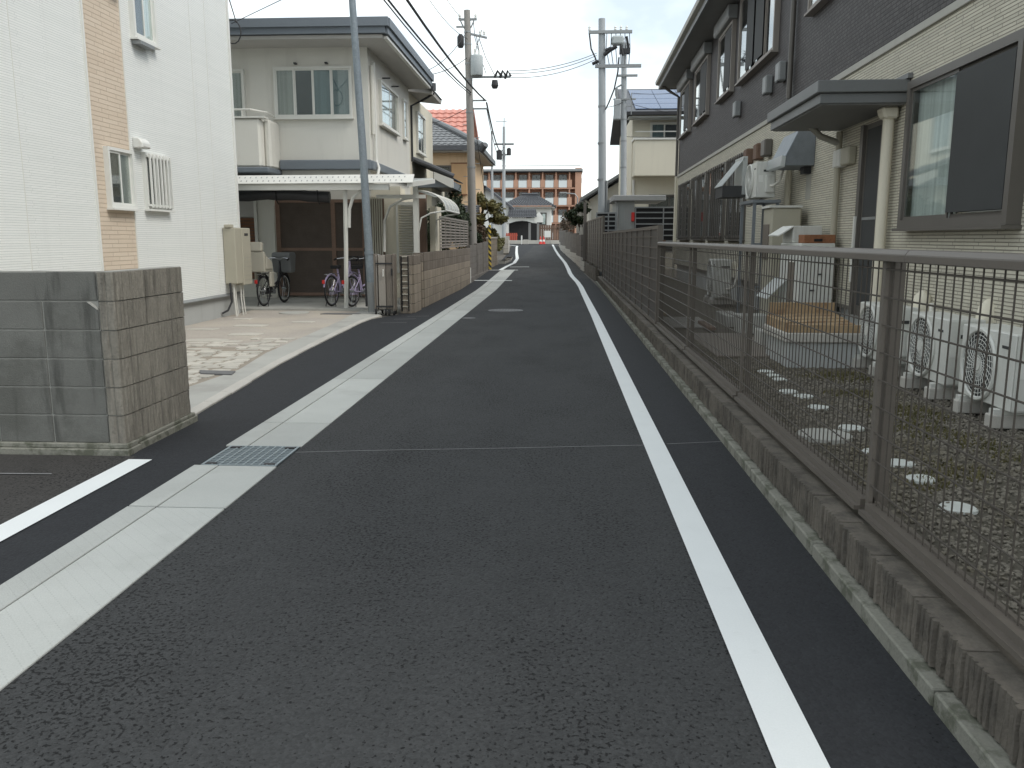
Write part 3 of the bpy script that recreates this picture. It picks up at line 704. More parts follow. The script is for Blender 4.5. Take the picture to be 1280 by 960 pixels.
part('band_side', MB().box(-4.62, -4.50, 20.62, 26.0, 3.14, 3.35), 'blue_grey_metal', ch, bev=.02)
# roof: slab with deep fascia and soffit
rf = part('roof', MB().slab((-15, 19.88, 6.30), (-3.98, 19.88, 6.38), (-3.98, 26.6, 6.38), (-15, 26.6, 6.30), .04), 'blue_grey_metal', ch)
part('fascia', MB().box(-15, -3.98, 19.80, 19.88, 6.07, 6.21).box(-4.04, -3.93, 19.88, 26.6, 6.07, 6.21), 'blue_grey_metal', rf)
part('fascia_top', MB().box(-15, -3.9, 19.74, 19.86, 6.21, 6.40).box(-4.0, -3.88, 19.86, 26.65, 6.21, 6.40), 'blue_grey_metal', rf)
part('soffit', MB().box(-15, -4.06, 19.9, 26.55, 5.98, 6.06), 'soffit', rf)
part('gutter', MB().box(-4.06, -3.97, 20.0, 26.5, 5.985, 6.045), 'alu_white', rf)
wy = wall_frame(0, 20.8, '-y')
window(ch, wy, -6.90, -5.0, 4.36, 5.54, 'alu_white', 4, ('curtain_dim', 'room', 'curtain_teal', 'curtain_teal'), .05, .08)
window(ch, wy, -9.4, -7.62, 4.30, 5.5, 'alu_white', 4, ('room', 'curtain_dim'), .05, .08)
wx = wall_frame(-4.62, 0, '+x')
window(ch, wx, 21.95, 24.3, 4.36, 5.45, 'alu_white', 2, ('curtain', 'curtain_dim'), .06, .08)
window(ch, wx, 25.2, 25.75, 4.38, 5.5, 'alu_white', 1, ('room',), .05, .06)
for u in (-6.35, -5.6): part('hook', MB(wy).box(u - .03, u + .03, -.12, 0, 5.60, 5.63), 'dark_metal', ch)
for u in (22.5, 23.7): part('hook', MB(wx).box(u - .03, u + .03, -.2, 0, 5.56, 5.59), 'dark_metal', ch)
part('downpipe', MB().tube([(-4.55, 21.15, 5.7), (-4.55, 21.15, 3.4), (-4.45, 21.0, 3.2), (-4.4, 20.6, 3.0)], .035, 8), 'alu_white', ch, smooth=True)
part('meter_pipe', MB().tube([(-4.57, 21.02, 5.6), (-4.57, 21.02, 4.0)], .05, 8), 'cream_stucco', ch, smooth=True)
# ground floor front: brown sliding lattice doors, wooden lattice, slatted shutter
dr = part('sliding_door', MB().box(-6.98, -4.72, 20.70, 20.79, .08, 2.44), 'wood_dark', ch)
for x0, x1 in ((-6.98, -6.88), (-5.60, -5.50), (-4.84, -4.72)): part('stile', MB().box(x0, x1, 20.66, 20.70, .08, 2.44), 'door_brown', dr)
for z in (.10, 1.20, 2.36): part('rail', MB().box(-6.88, -4.84, 20.665, 20.70, z, z + .07), 'door_brown', dr)
me = shared('lattice_slat', MB().box(-1.0, 1.0, -.006, .006, -.012, .012), 'wood_dark')
for k in range(34): inst('lattice_slat', me, dr, (-5.86, 20.692, .24 + k * .062))
part('pillar', MB().box(-7.38, -6.98, 20.55, 20.8, 0, 2.6), 'cream_stucco', ch)
part('pillar_trim', MB().box(-7.46, -7.39, 20.5, 20.79, 0, 2.6), 'alu_white', ch)
part('wall_panel', MB().box(-8.4, -7.47, 20.72, 20.79, 2.02, 2.75), 'soffit', ch)
wlat = part('wooden_lattice', MB().box(-8.4, -7.47, 20.74, 20.79, .5, 2.0), 'wood_brown', ch)
for x0 in (-8.4, -7.95, -7.53): part('stile', MB().box(x0, x0 + .05, 20.68, 20.73, .5, 2.0), 'wood_red', wlat)
me = shared('lattice_slat', MB().box(-.46, .46, -.01, .01, -.02, .02), 'wood_red')
for k in range(19): inst('lattice_slat', me, wlat, (-7.93, 20.715, .56 + k * .078))
bsh = part('slatted_screen', MB().box(-4.70, -4.28, 20.62, 20.66, .3, 2.45), 'wood_brown', ch)
me = shared('screen_slat', MB().box(-.017, .017, -.02, .02, 0, 2.2), 'beige_plastic')
for k in range(7): inst('screen_slat', me, bsh, (-4.66 + k * .055, 20.59, .28))
# porch on the road side with louvred door
part('porch_wall', MB().box(-4.62, -4.02, 20.8, 22.1, 0, 2.75).box(-4.02, -3.9, 20.8, 21.0, 0, 2.75), 'cream_stucco_clean', ch)
lv = part('louvre_shutter', MB().box(-4.0, -3.56, 20.82, 20.86, .72, 2.32), 'alu_white', ch)
me = shared('louvre', MB().box(-.17, .17, -.012, .012, -.022, .012), 'beige_plastic')
for k in range(24): inst('louvre', me, lv, (-3.78, 20.80, .82 + k * .062), rx=.5)
part('shutter_frame', MB().box(-4.02, -3.97, 20.78, 20.83, .66, 2.38).box(-3.60, -3.55, 20.78, 20.83, .66, 2.38).box(-3.97, -3.60, 20.78, 20.83, .66, .74).box(-3.97, -3.60, 20.78, 20.83, 2.30, 2.38), 'alu_white', lv)
part('porch_wall', MB().box(-3.56, -3.42, 21.2, 21.5, 0, 2.6).box(-4.0, -3.9, 21.0, 23.0, 0, 2.6), 'cream_stucco_clean', ch)
part('porch_post', MB().box(-3.52, -3.30, 20.9, 21.1, 0, 2.65), 'wood_brown', ch)
part('porch_post', MB().box(-3.28, -3.14, 21.4, 22.5, 0, 2.3), 'cream_stucco_clean', ch)
# air: small cable coil at the white house corner
cl = MB().tube([(-7.0, 17.6, 7.2), (-6.55, 17.2, 6.2), (-6.3, 16.9, 5.62)], .012, 6)
cl.tube([(-6.38 + .16 * math.cos(a), 16.9, 5.45 + .22 * math.sin(a)) for a in [k * .45 for k in range(15)]], .012, 6)
cl.tube([(-6.4, 16.9, 5.6), (-5.4, 17.6, 6.3), (-4.5, 18.2, 7.4)], .008, 6)
solo('service_cable', cl, 'cable', 'dark looped service cable at the white house corner', 'cable', (-6.38, 16.8, 5.45), smooth=True)

# ------------------------------------------------------------------ carport
cp = thing('carport', 'cream metal carport with a perforated eave in front of cream house', 'carport', (-5, 17.4, .05))
crf = part('roof_sheet', MB().slab((-9.2, 17.42, 2.62), (-3.05, 17.42, 2.66), (-3.05, 20.5, 2.92), (-9.2, 20.5, 2.88), .02), 'poly', cp)
part('front_beam', MB().box(-9.2, -3.5, 17.42, 17.50, 2.48, 2.60), 'alu_white', cp)
part('perforated_edge', MB().slab((-9.2, 17.36, 2.60), (-3.0, 17.36, 2.62), (-3.0, 17.60, 2.80), (-9.2, 17.60, 2.78), .012), 'alu_white', cp)
me = shared('slot', MB().box(-.009, .009, -.02, .02, 0, .004), 'grey_metal')
for k in range(52):
    for j in (0, 1): inst('slot', me, cp, (-9.1 + k * .115 + j * .05, 17.425 + j * .1, 2.65 + j * .075 + k * .0003 + .006), rx=rad(37))
part('side_beam', MB().slab((-3.12, 17.4, 2.64), (-3.0, 17.4, 2.64), (-3.0, 20.5, 2.9), (-3.12, 20.5, 2.9), .1), 'alu_white', cp)
for x in (-8.0, -6.8, -5.6, -4.4): part('rafter', MB().slab((x - .02, 17.5, 2.6), (x + .02, 17.5, 2.6), (x + .02, 20.5, 2.86), (x - .02, 20.5, 2.86), .05), 'alu_white', cp)
part('post', MB().tube([(-4.50, 17.55, .0), (-4.46, 17.55, 1.3), (-4.44, 17.55, 2.5)], .045, 4), 'alu_white', cp)
part('post', MB().box(-3.28, -3.18, 19.0, 19.1, .0, 2.72), 'alu_white', cp)
part('brace', MB().tube([(-4.38, 17.55, 1.72), (-4.36, 17.55, 2.1), (-4.28, 17.55, 2.33), (-4.12, 17.55, 2.46), (-3.9, 17.55, 2.5)], .035, 6), 'alu_white', cp)
part('brace', MB().tube([(-3.95, 19.0, 1.2), (-3.93, 19.0, 1.9), (-3.8, 19.0, 2.2), (-3.5, 19.0, 2.36), (-3.25, 19.0, 2.4)], .03, 6), 'alu_white', cp)
part('cross_beam', MB().box(-4.1, -3.0, 18.97, 19.03, 2.38, 2.46), 'alu_white', cp)
# rolled dark blind hung under the front beam
rb = MB(); pts = [(-9.0 + k * .22, 17.75 + .02 * math.sin(k * 1.3), 2.36 - .05 * math.sin(k * .35) + .012 * math.sin(k * 2.1)) for k in range(20)]
rb.tube(pts, .12, 10)
rbl = thing('rolled_blind', 'dark rolled up blind slung under the carport front beam', 'blind', (-6.8, 17.75, 2.3))
part('roll', rb, 'dark_metal', rbl, smooth=True)
for k in (3, 9, 14, 18): part('tie', MB().tube([(pts[k][0], 17.6, 2.5), (pts[k][0], 17.62, 2.3), (pts[k][0], 17.75, 2.21)], .012, 5), 'black', rbl)
# arched polycarbonate awning beside the porch
aw = thing('awning', 'small arched translucent awning on curved brackets by the porch', 'awning', (-3.0, 19.6, 2.3))
am = MB(); N = 9
arc = [(-3.18 + .62 * math.sin(a) , 2.12 + .42 * math.cos(a)) for a in [k * (math.pi / 2) / N for k in range(N + 1)]]
for (x0, z0), (x1, z1) in zip(arc, arc[1:]): am.slab((x0, 19.1, z0), (x1, 19.1, z1), (x1, 21.6, z1), (x0, 21.6, z0), .008)
part('sheet', am, 'poly', aw)
for y in (19.1, 19.72, 20.35, 20.97, 21.6):
    part('rib', MB().tube([(x, y, z + .012) for x, z in arc], .016, 5), 'alu_white', aw)
part('edge_bar', MB().tube([(-2.56, 19.1, 2.12), (-2.56, 21.6, 2.12)], .022, 6), 'alu_white', aw)
part('bracket', MB().tube([(-3.2, 19.12, 1.6), (-3.12, 19.12, 1.95), (-2.9, 19.12, 2.06), (-2.56, 19.12, 2.11)], .022, 6), 'alu_white', aw)
part('bracket', MB().tube([(-3.2, 21.5, 1.6), (-3.12, 21.5, 1.95), (-2.9, 21.5, 2.06), (-2.56, 21.5, 2.11)], .022, 6), 'alu_white', aw)
part('bracket_post', MB().box(-3.24, -3.18, 19.15, 19.2, 1.0, 2.55), 'alu_white', aw)

# ------------------------------------------------------------------ steel pole, folded gate, pillar, low wall
sp = thing('steel_pole', 'galvanised grey steel pole standing at the forecourt corner', 'pole', (-3.82, 17.0, 0))
part('shaft', MB().tube([(-3.81, 17.0, -.05), (-3.93, 17.0, 3.5), (-4.06, 17.0, 6.5), (-4.14, 17.0, 8.6)], .085, 14, r1=.055), 'steel_pole', sp, smooth=True)
part('foot_sleeve', MB().tube([(-3.81, 17.0, -.02), (-3.825, 17.0, .62)], .094, 14), 'grey_metal', sp, smooth=True)
part('clamp_band', MB().tube([(-3.852, 17.0, 1.18), (-3.854, 17.0, 1.24)], .092, 14), 'steel_pole', sp)

fg = thing('folding_gate', 'folded brown accordion gate on casters by the block pillar', 'gate', (-3.42, 16.6, 0))
me_up = shared('upright', MB().box(-.016, .016, -.02, .02, 0, 1.08), 'brown_gate', .003)
me_ul = shared('upright', MB().box(-.016, .016, -.02, .02, 0, 1.08), 'brown_gate_light', .003)
for k in range(7):
    for j in (0, 1):
        inst('upright', me_ul if (k + j) % 3 == 0 else me_up, fg, (-3.60 + k * .05, 16.50 + j * .17 + .015 * (k % 2), .10))
part('end_frame', MB().box(-3.645, -3.618, 16.44, 16.72, .08, 1.20).box(-3.275, -3.245, 16.44, 16.72, .08, 1.20), 'brown_gate', fg, bev=.004)
part('front_plate', MB().box(-3.56, -3.42, 16.462, 16.478, .12, 1.17), 'brown_gate_light', fg, bev=.004)
part('front_plate', MB().box(-3.40, -3.285, 16.462, 16.478, .12, 1.19), 'brown_gate', fg, bev=.004)
for z in (.16, 1.0): part('pivot_bar', MB().box(-3.61, -3.26, 16.445, 16.458, z, z + .03), 'dark_metal', fg)
part('handle', MB().box(-3.47, -3.445, 16.42, 16.45, .76, .90), 'alu_white', fg, bev=.004)
part('handle', MB().box(-3.30, -3.275, 16.41, 16.44, .78, .92), 'dark_metal', fg, bev=.004)
for x, y in ((-3.62, 16.44), (-3.42, 16.42), (-3.26, 16.46), (-3.34, 16.36), (-3.55, 16.72), (-3.28, 16.72)):
    c = part('caster', MB().tube([(x - .014, y, .045), (x + .014, y, .045)], .045, 12), 'rubber', fg)
    part('fork', MB().box(x - .02, x + .02, y - .012, y + .012, .05, .13), 'dark_metal', c)
rk = thing('slat_rack', 'narrow black rack of bars between folded gate and pillar', 'rack', (-3.2, 16.9, 0))
part('side_bar', MB().box(-3.19, -3.165, 16.86, 16.90, .05, 1.15).box(-3.05, -3.03, 16.86, 16.90, .05, 1.15), 'black', rk)
for k in range(9): part('rung', MB().box(-3.165, -3.05, 16.865, 16.895, .13 + k * .125, .15 + k * .125), 'beige_plastic', rk)
part('back_sheet', MB().box(-3.19, -3.03, 16.905, 16.92, .05, 1.15), 'black', rk)
solo('notice_board', MB().box(-3.98, -3.94, 17.1, 17.6, .12, 1.3), 'dark_metal', 'thin dark board standing behind the steel pole', 'board', (-3.96, 17.35, .05))

def course_wall(root, p0, p1, courses, z0f, mats, bl=.4, bh=.2, th=.12, mortar='mortar_dark', ztop=None):
    a, b = Vector((*p0, 0)), Vector((*p1, 0)); d = b - a; L = d.length; u = d / L; ang = math.atan2(u.y, u.x)
    cols = max(1, round(L / bl)); w = L / cols; cache = {}
    mid = (a + b) / 2; zc = z0f(mid.y)
    core = MB(frame_mx((mid.x, mid.y, 0), ang)); core.box(-L / 2 + .006, L / 2 - .006, -th / 2 + .006, th / 2 - .006, zc - .1, zc + courses * bh - .008)
    part('mortar_core', core, mortar, root)
    for c in range(courses):
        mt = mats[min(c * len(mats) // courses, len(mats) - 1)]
        if mt not in cache: cache[mt] = shared('block', MB().box(-w / 2 + .005, w / 2 - .005, -th / 2, th / 2, 0, bh - .008), mt, .005)
        for k in range(cols):
            p = a + u * (w * (k + .5))
            inst('block', cache[mt], root, (p.x, p.y, zc + c * bh), rz=ang)

gp = thing('gate_pillar', 'brown block gate pillar next to the folded gate', 'pillar', (-3.05, 17.1, 0))
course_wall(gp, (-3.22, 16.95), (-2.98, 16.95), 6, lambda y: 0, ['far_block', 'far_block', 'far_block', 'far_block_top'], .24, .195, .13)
course_wall(gp, (-3.0, 17.02), (-3.0, 17.82), 6, lambda y: 0, ['far_block', 'far_block', 'far_block', 'far_block_top'], .4, .195, .12)
part('post', MB().box(-3.10, -3.03, 18.0, 18.1, 0, 1.1), 'wood_brown', gp)
lw = thing('block_wall', 'brown concrete block garden wall with darker top courses', 'wall', (-3.05, 23, 0))
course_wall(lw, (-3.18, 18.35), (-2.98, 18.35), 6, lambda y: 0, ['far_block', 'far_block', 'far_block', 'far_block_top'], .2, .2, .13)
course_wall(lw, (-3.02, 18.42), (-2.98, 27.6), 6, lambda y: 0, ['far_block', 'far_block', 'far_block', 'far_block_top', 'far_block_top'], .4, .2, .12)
part('conduit', MB().tube([(-2.93, 27.7, 0), (-2.93, 27.7, .55)], .025, 6), 'white_trim', lw)
ow = thing('block_wall', 'old stained grey block wall beside the striped guard pole', 'wall', (-3.0, 31, .1))
for y0, y1 in ((27.75, 30.2), (30.2, 32.6), (32.6, 35.0)):
    course_wall(ow, (-3.0, y0), (-3.02, y1), 6, lambda y: G(y) , ['old_wall'], .4, .2, .12)
part('footing', MB().box(-3.1, -2.9, 27.75, 35.0, -.05, .22), 'old_wall', ow)
# aluminium lattice screen on the garden wall
ls = thing('lattice_screen', 'brown aluminium lattice screen mounted on the garden block wall', 'fence', (-3.2, 25.5, 1.2))
part('frame', MB().box(-3.17, -3.12, 22.1, 22.16, 1.18, 2.08).box(-3.17, -3.12, 28.9, 28.96, 1.18, 2.08).box(-3.17, -3.12, 22.16, 28.9, 2.03, 2.08).box(-3.17, -3.12, 22.16, 28.9, 1.24, 1.29), 'lattice', ls)
for y in (23.3, 24.4, 25.55, 26.7, 27.8): part('mullion', MB().box(-3.165, -3.125, y - .02, y + .02, 1.29, 2.03), 'lattice', ls)
me = shared('slat', MB().box(-.012, .012, -3.37, 3.37, -.024, .024), 'lattice')
for k in range(9): inst('slat', me, ls, (-3.15, 25.53, 1.335 + k * .083))

# ------------------------------------------------------------------ right side: low wall and mesh fence
rw = thing('block_wall', 'low split face block wall with mossy footing under the mesh fence', 'wall', (1.35, 14, 0))
part('wall_core', MB().box(1.285, 1.52, -1.5, 28.8, -.05, .232), 'wall_cap', rw)
fts = [shared('footing_block', MB().box(-.06, .06, -.655, .655, -.03, .068), 'footing', .006)]
y = -1.4
while y < 28:
    inst('footing_block', fts[0], rw, (1.276 + RN.uniform(-.002, .002), y + .66, RN.uniform(-.003, .003))); y += 1.325
rbs = [shared('ribbed_block', ribbed_block(.392, .10, .165, 80 + i, 12, .017), 'split_brown') for i in range(5)]
for k in range(75):
    inst('ribbed_block', rbs[RN.randrange(5)], rw, (1.325 + RN.uniform(-.004, .004), -1.3 + k * .4, .076 + RN.uniform(-.003, .003)), rz=rad(-90))

mf = thing('mesh_fence', 'low brown wire mesh fence on the split block wall', 'fence', (1.4, 6.5, .23))
posts = [.95, 3.72, 6.45, 9.2, 11.95]
def rail_seg(y0, y1):
    part('top_rail', MB().prism([(1.355, 1.405), (1.445, 1.405), (1.445, 1.435), (1.43, 1.455), (1.37, 1.455), (1.355, 1.435)], 'y', y0, y1), 'fence_bronze', mf, bev=.003)
for a, b in ((.2, 3.42), (3.424, 6.6), (6.604, 9.4), (9.404, 11.99)): rail_seg(a, b)
for a, b in zip(posts, posts[1:]):
    part('bottom_rail', MB().box(1.372, 1.412, a + .03, b - .03, .295, .335).box(1.345, 1.373, a + .03, b - .03, .285, .305).box(1.412, 1.43, a + .03, b - .03, .30, .345), 'fence_bronze', mf)
for i, y in enumerate(posts):
    pw, pd = ((.054, .055) if i == 1 else (.034, .03))
    part('post', MB().box(1.432, 1.432 + pw, y + .004, y + .004 + pd, .1, 1.41), 'fence_bronze', mf, bev=.004)
    part('panel_edge', MB().box(1.388, 1.410, y - (.02 if i == 1 else .008), y + (.016 if i == 1 else .006), .30, 1.41), 'fence_bronze', mf, bev=.003)
    part('post_foot', MB().box(1.40, 1.50, y - .02, y + .10, .225, .262), 'dark_metal', mf)
wv = shared('vertical_wire', MB().cyl((0, 0, .34), (0, 0, 1.41), .0033, n=5), 'wire')
wh_ = shared('horizontal_wire', MB().cyl((0, 0, 0), (0, 2.715, 0), .0040, n=5), 'wire')
far = MB()
for i, (a, b) in enumerate(zip(posts, posts[1:])):
    n = 40; st = (b - a - .04) / n
    for k in range(1, n):
        if i < 3: inst('vertical_wire', wv, mf, (1.40, a + .02 + k * st, 0))
        else: far.cyl((1.40, a + .02 + k * st, .34), (1.40, a + .02 + k * st, 1.41), .0033, n=4)
    for k in range(9):
        z = .415 + k * .1195
        if i < 3: inst('horizontal_wire', wh_, mf, (1.394, a + .015, z), scale=(1, (b - a - .03) / 2.715, 1))
        else: far.cyl((1.394, a + .015, z), (1.394, b - .015, z), .0040, n=4)
part('wire_mesh', far, 'wire', mf, kind='stuff')

# tall screen fences further along the wall
def screen_fence(label, x0, y0, x1, y1, zb, zt, nmull, nrib):
    t = thing('screen_fence', label, 'fence', ((x0 + x1) / 2, (y0 + y1) / 2, zb))
    L = math.hypot(x1 - x0, y1 - y0); ang = math.atan2(y1 - y0, x1 - x0); fm = frame_mx((x0, y0, 0), ang)
    part('top_rail', MB(fm).box(0, L, -.03, .03, zt - .05, zt), 'fence_bronze', t)
    part('bottom_rail', MB(fm).box(0, L, -.03, .03, zb, zb + .05), 'fence_bronze', t)
    for k in range(nmull + 1):
        u = L * k / nmull
        big = k in (0, nmull)
        w = .035 if big else .014
        part('post', MB(fm).box(u - w, u + w, -.024 - (.012 if big else 0), .024 + (.012 if big else 0), zb + .001, zt + (.0 if not big else .003)), 'fence_bronze', t)
    for k in range(nmull):
        part('panel', MB(fm).box(L * k / nmull + .016, L * (k + 1) / nmull - .016, -.005, .005, zb + .052, zt - .052), 'smoke_panel', t)
    for k in range(1, nrib):
        z = zb + (zt - zb) * k / nrib
        for q in (-.016, .016): part('cross_wire', MB(fm).box(0, L, q - .006, q + .006, z - .007, z + .007), 'fence_bronze', t)
    return t
sf = screen_fence('long grey brown screen fence stepping up from the mesh fence', 1.40, 12.05, 1.36, 26.6, .27, 1.68, 13, 9)
sf2 = screen_fence('tallest grey brown screen fence section beside the concrete poles', 1.36, 26.9, 1.12, 36.5, .45, 2.20, 8, 10)
ew = thing('block_wall', 'short brick edged wall stub under the tallest screen fence', 'wall', (1.1, 32, .1))
for y0, y1, x0, x1 in ((28.9, 31.3, 1.28, 1.14), (31.3, 33.8, 1.14, 1.05)):
    course_wall(ew, (x0, y0), (x1, y1), 2, lambda y: G(y), ['split_brown'], .4, .22, .14)
course_wall(ew, (1.02, 33.9), (.95, 36.0), 2, lambda y: G(y), ['concrete_pale'], .45, .2, .14)
part('end_post', MB().box(.98, 1.10, 36.2, 36.32, .1, 3.0), 'fence_bronze', ew)

# ------------------------------------------------------------------ garden strip
gd = MB().quad((1.52, -1.5, .195), (6.2, -1.5, .195), (6.2, 29, .195), (1.52, 29, .195))
struct('garden_ground', gd, 'gravel_bed')
npr = np.random.default_rng(5)
def stones(n, x0, x1, y0, y1, r0, r1, zb, power=1.0):
    bm = bmesh.new(); bmesh.ops.create_icosphere(bm, subdivisions=1, radius=1)
    base = np.array([v.co[:] for v in bm.verts]); F = np.array([[v.index for v in f.verts] for f in bm.faces]); bm.free()
    base = base * npr.uniform(.75, 1.1, (len(base), 1)) * np.array([1.1, .9, .75])
    V = []; FF = []
    r = npr.uniform(r0, r1, n); a = npr.uniform(0, 6.28, n); x = npr.uniform(x0, x1, n); y = y0 + (y1 - y0) * npr.uniform(0, 1, n) ** power
    s = npr.uniform(.6, 1.3, (n, 3)); tx = npr.uniform(-.5, .5, n); zz = zb + npr.uniform(-.3, .6, n) * r
    for i in range(n):
        b = base * s[i] * r[i]
        c, d = math.cos(a[i]), math.sin(a[i])
        q = np.stack([b[:, 0] * c - b[:, 1] * d + x[i], b[:, 0] * d + b[:, 1] * c + y[i], b[:, 2] + b[:, 0] * tx[i] + zz[i]], 1)
        V.append(q); FF.append(F + len(base) * i)
    V = np.concatenate(V); FF = np.concatenate(FF)
    me = bpy.data.meshes.new('gravel'); me.from_pydata(V.tolist(), [], FF.tolist()); return me
me = stones(30000, 1.53, 3.42, 0.6, 11.5, .006, .018, .198, 1.15); me.materials.append(M['gravel'])
gv = bpy.data.objects.new('gravel', me); COL.objects.link(gv)
tag(gv, 'dark grey crushed gravel covering the garden strip behind the fence', 'gravel', kind='stuff')
# moss tufts
mv = []; mfc = []
for (cx, cy, rx, ry, n) in ((2.75, 8.05, .42, .38, 1500), (2.62, 6.35, .3, .42, 900), (2.5, 5.75, .22, .3, 500), (2.25, 4.75, .18, .25, 260), (2.0, 4.5, .14, .2, 200), (2.55, 7.15, .3, .2, 400), (2.7, 5.3, .15, .4, 350)):
    for k in range(n):
        r = math.sqrt(RN.random()); a = RN.uniform(0, 6.28); x = cx + rx * r * math.cos(a) * RN.uniform(.7, 1.2); y = cy + ry * r * math.sin(a) * RN.uniform(.7, 1.2)
        h = RN.uniform(.012, .032) * (1.3 - r * .6); w = RN.uniform(.004, .009); b = RN.uniform(0, 3.14); o = len(mv)
        dx, dy = w * math.cos(b), w * math.sin(b)
        mv += [(x - dx, y - dy, .195), (x + dx, y + dy, .195), (x + RN.uniform(-.015, .015), y + RN.uniform(-.015, .015), .2 + h)]; mfc.append((o, o + 1, o + 2))
mm = bpy.data.meshes.new('moss'); mm.from_pydata(mv, [], mfc); mm.materials.append(M['moss'])
mo = bpy.data.objects.new('moss', mm); COL.objects.link(mo); tag(mo, 'olive brown moss and weeds growing in the gravel', 'moss', kind='stuff')
dl = 'round white stepping disc lying in the gravel strip'
for (x, y, r) in ((1.95, 4.05, .085), (1.98, 4.55, .078), (2.0, 4.88, .078), (1.94, 5.14, .07), (2.03, 5.81, .085), (2.02, 6.53, .08), (2.04, 7.0, .08), (1.97, 7.22, .08), (2.06, 7.85, .07), (2.06, 8.08, .07), (2.04, 8.32, .08)):
    jx = RN.uniform(0, 6)
    mb = MB(); N = 22
    ring = [(x + r * (1 + .05 * math.sin(3 * t + jx) + .03 * math.sin(7 * t)) * math.cos(t), y + r * (1 + .05 * math.sin(3 * t + jx)) * math.sin(t)) for t in [2 * math.pi * q / N for q in range(N)]]
    mb.prism(ring, 'z', .19, .213)
    solo('stepping_disc', mb, 'disc', dl, 'stepping stone', (x, y, .195), 'white discs in the gravel', bev=.004)
solo('manhole_cover', MB().lathe((1.76, 5.53, .195), [(.175, 0), (.175, .028), (.165, .032), (.15, .028), (.0, .028)], 28), 'concrete', 'round grey concrete lid lying in the gravel near the fence', 'manhole', (1.76, 5.53, .195))

# ------------------------------------------------------------------ house on the right
HA = rad(-1.1); HO = (3.45, 8.35, 0)
rh = thing('house', 'long two storey house with dark tiles above cream stone siding', 'house', HO, HA)
HF = frame_mx(HO, HA)
def hb(): return MB(HF)
part('lower_wall', hb().box(0, 8, -7, 20.15, .70, 3.46), 'cream_siding', rh)
part('upper_wall', hb().box(.0, 8, -7, 20.15, 3.54, 6.34), 'dark_siding', rh)
part('belt_trim', hb().box(-.025, 8.02, -7, 20.17, 3.46, 3.54), 'heater_grey', rh, bev=.006)
part('foundation', hb().box(.05, 7.9, -6.9, 20.05, 0, .66), 'concrete_base', rh)
part('base_flashing', hb().box(-.03, 8, -7, 20.17, .66, .70), 'bronze', rh)
part('corner_trim', hb().box(-.02, .06, 20.15, 20.19, .70, 3.46), 'cream_stucco_clean', rh)
rf = part('roof', hb().prism([(-.62, 6.52), (8.62, 6.52), (4, 8.4)], 'y', -7.6, 20.75), 'tile_dark', rh)
part('soffit', hb().box(-.60, 8.6, -7.6, 20.7, 6.34, 6.40), 'soffit_dark', rf)
part('fascia', hb().box(-.66, -.60, -7.6, 20.75, 6.32, 6.55).box(-.66, 8.66, 20.70, 20.77, 6.32, 6.55), 'canopy_metal', rf)
part('gutter', hb().prism([(-.66, 6.44), (-.76, 6.46), (-.77, 6.56), (-.66, 6.56)], 'y', -7.6, 20.77), 'heater_grey', rf)
HW = HF @ Matrix(((0, 1, 0, 0), (-1, 0, 0, 0), (0, 0, 1, 0), (0, 0, 0, 1)))     # u=-y, v inwards: out = -x
def hwin(y0, y1, *a, **k): return window(rh, HW, -y1, -y0, *a, **k)
# ground floor: big sliding window with rain shutter frame, barred windows
hwin(-1.80, .36, 1.60, 2.99, 'bronze', 2, ('curtain', 'room'), .075, .11, 'glass', True)
part('insect_screen', MB(HW).box(.72, 1.70, -.104, -.098, 1.72, 2.88), 'screen', rh)
for y0, y1 in ((16.7, 19.1), (13.75, 16.0), (10.9, 13.3), (8.6, 10.4)):
    hwin(y0, y1, 1.48, 3.16, 'bronze', 3, ('room', 'curtain_dim', 'room'), .05, .07, 'glass_dark', True, 9, .012)
for y0, y1, zt in ((6.5, 9.7, 6.2),): hwin(y0, y1, 4.57, zt, 'lattice', 4, ('curtain_dim', 'room', 'room', 'curtain'), .06, .09, 'glass_dark')
part('insect_screen', MB(HW).box(-8.05, -7.35, -.096, -.091, 4.68, 6.1), 'screen', rh)
part('insect_screen', MB(HW).box(-8.85, -8.2, -.096, -.091, 4.68, 6.1), 'screen', rh)
for y0, y1 in ((10.5, 12.25), (13.9, 16.2), (17.3, 19.5)):
    hwin(y0, y1, 4.60, 6.02, 'lattice', 2, ('curtain_dim', 'room'), .06, .09, 'glass_dark')
    part('insect_screen', MB(HW).box(-(y0 + y1) / 2 + .04, -y0 - .1, -.096, -.091, 4.70, 5.92), 'screen', rh)
    sb = part('shutter_box', hb().prism([(-.0, 6.03), (-.17, 6.03), (-.20, 6.08), (-.20, 6.30), (0, 6.30)], 'y', y0 - .08, y1 + .08), 'grey_metal', rh, bev=.008)
hwin(3.45, 4.45, 4.62, 5.9, 'lattice', 2, ('room', 'curtain'), .05, .08)
for y, z, w in ((9.7, 4.09, .13), (6.89, 4.08, .13), (5.95, 4.12, .13)):
    v = part('vent_cap', hb().box(-.13, 0, y - w, y + w, z - .15, z + .15), 'grey_metal', rh, bev=.02)
    part('vent_slot', hb().box(-.131, -.10, y - w * .7, y + w * .7, z - .168, z - .151), 'ac_dark', v)
for y in (8.25, 7.35, 6.7):
    v = part('vent_cap', hb().box(-.14, 0, y - .15, y + .15, 2.88, 3.16), 'wood_brown' if y > 7 else 'bronze', rh, bev=.02)
for y in (13.55, 10.65, 16.3): part('shutter_case', hb().box(-.09, 0, y - .08, y + .08, 2.88, 3.13), 'bronze', rh, bev=.01)
part('vent_box', hb().box(-.10, 0, 2.1, 2.40, 2.37, 2.58), 'heater_beige', rh, bev=.015)
part('vent_box', hb().box(-.10, 0, 2.42, 2.72, 2.36, 2.58), 'ac_white', rh, bev=.015)
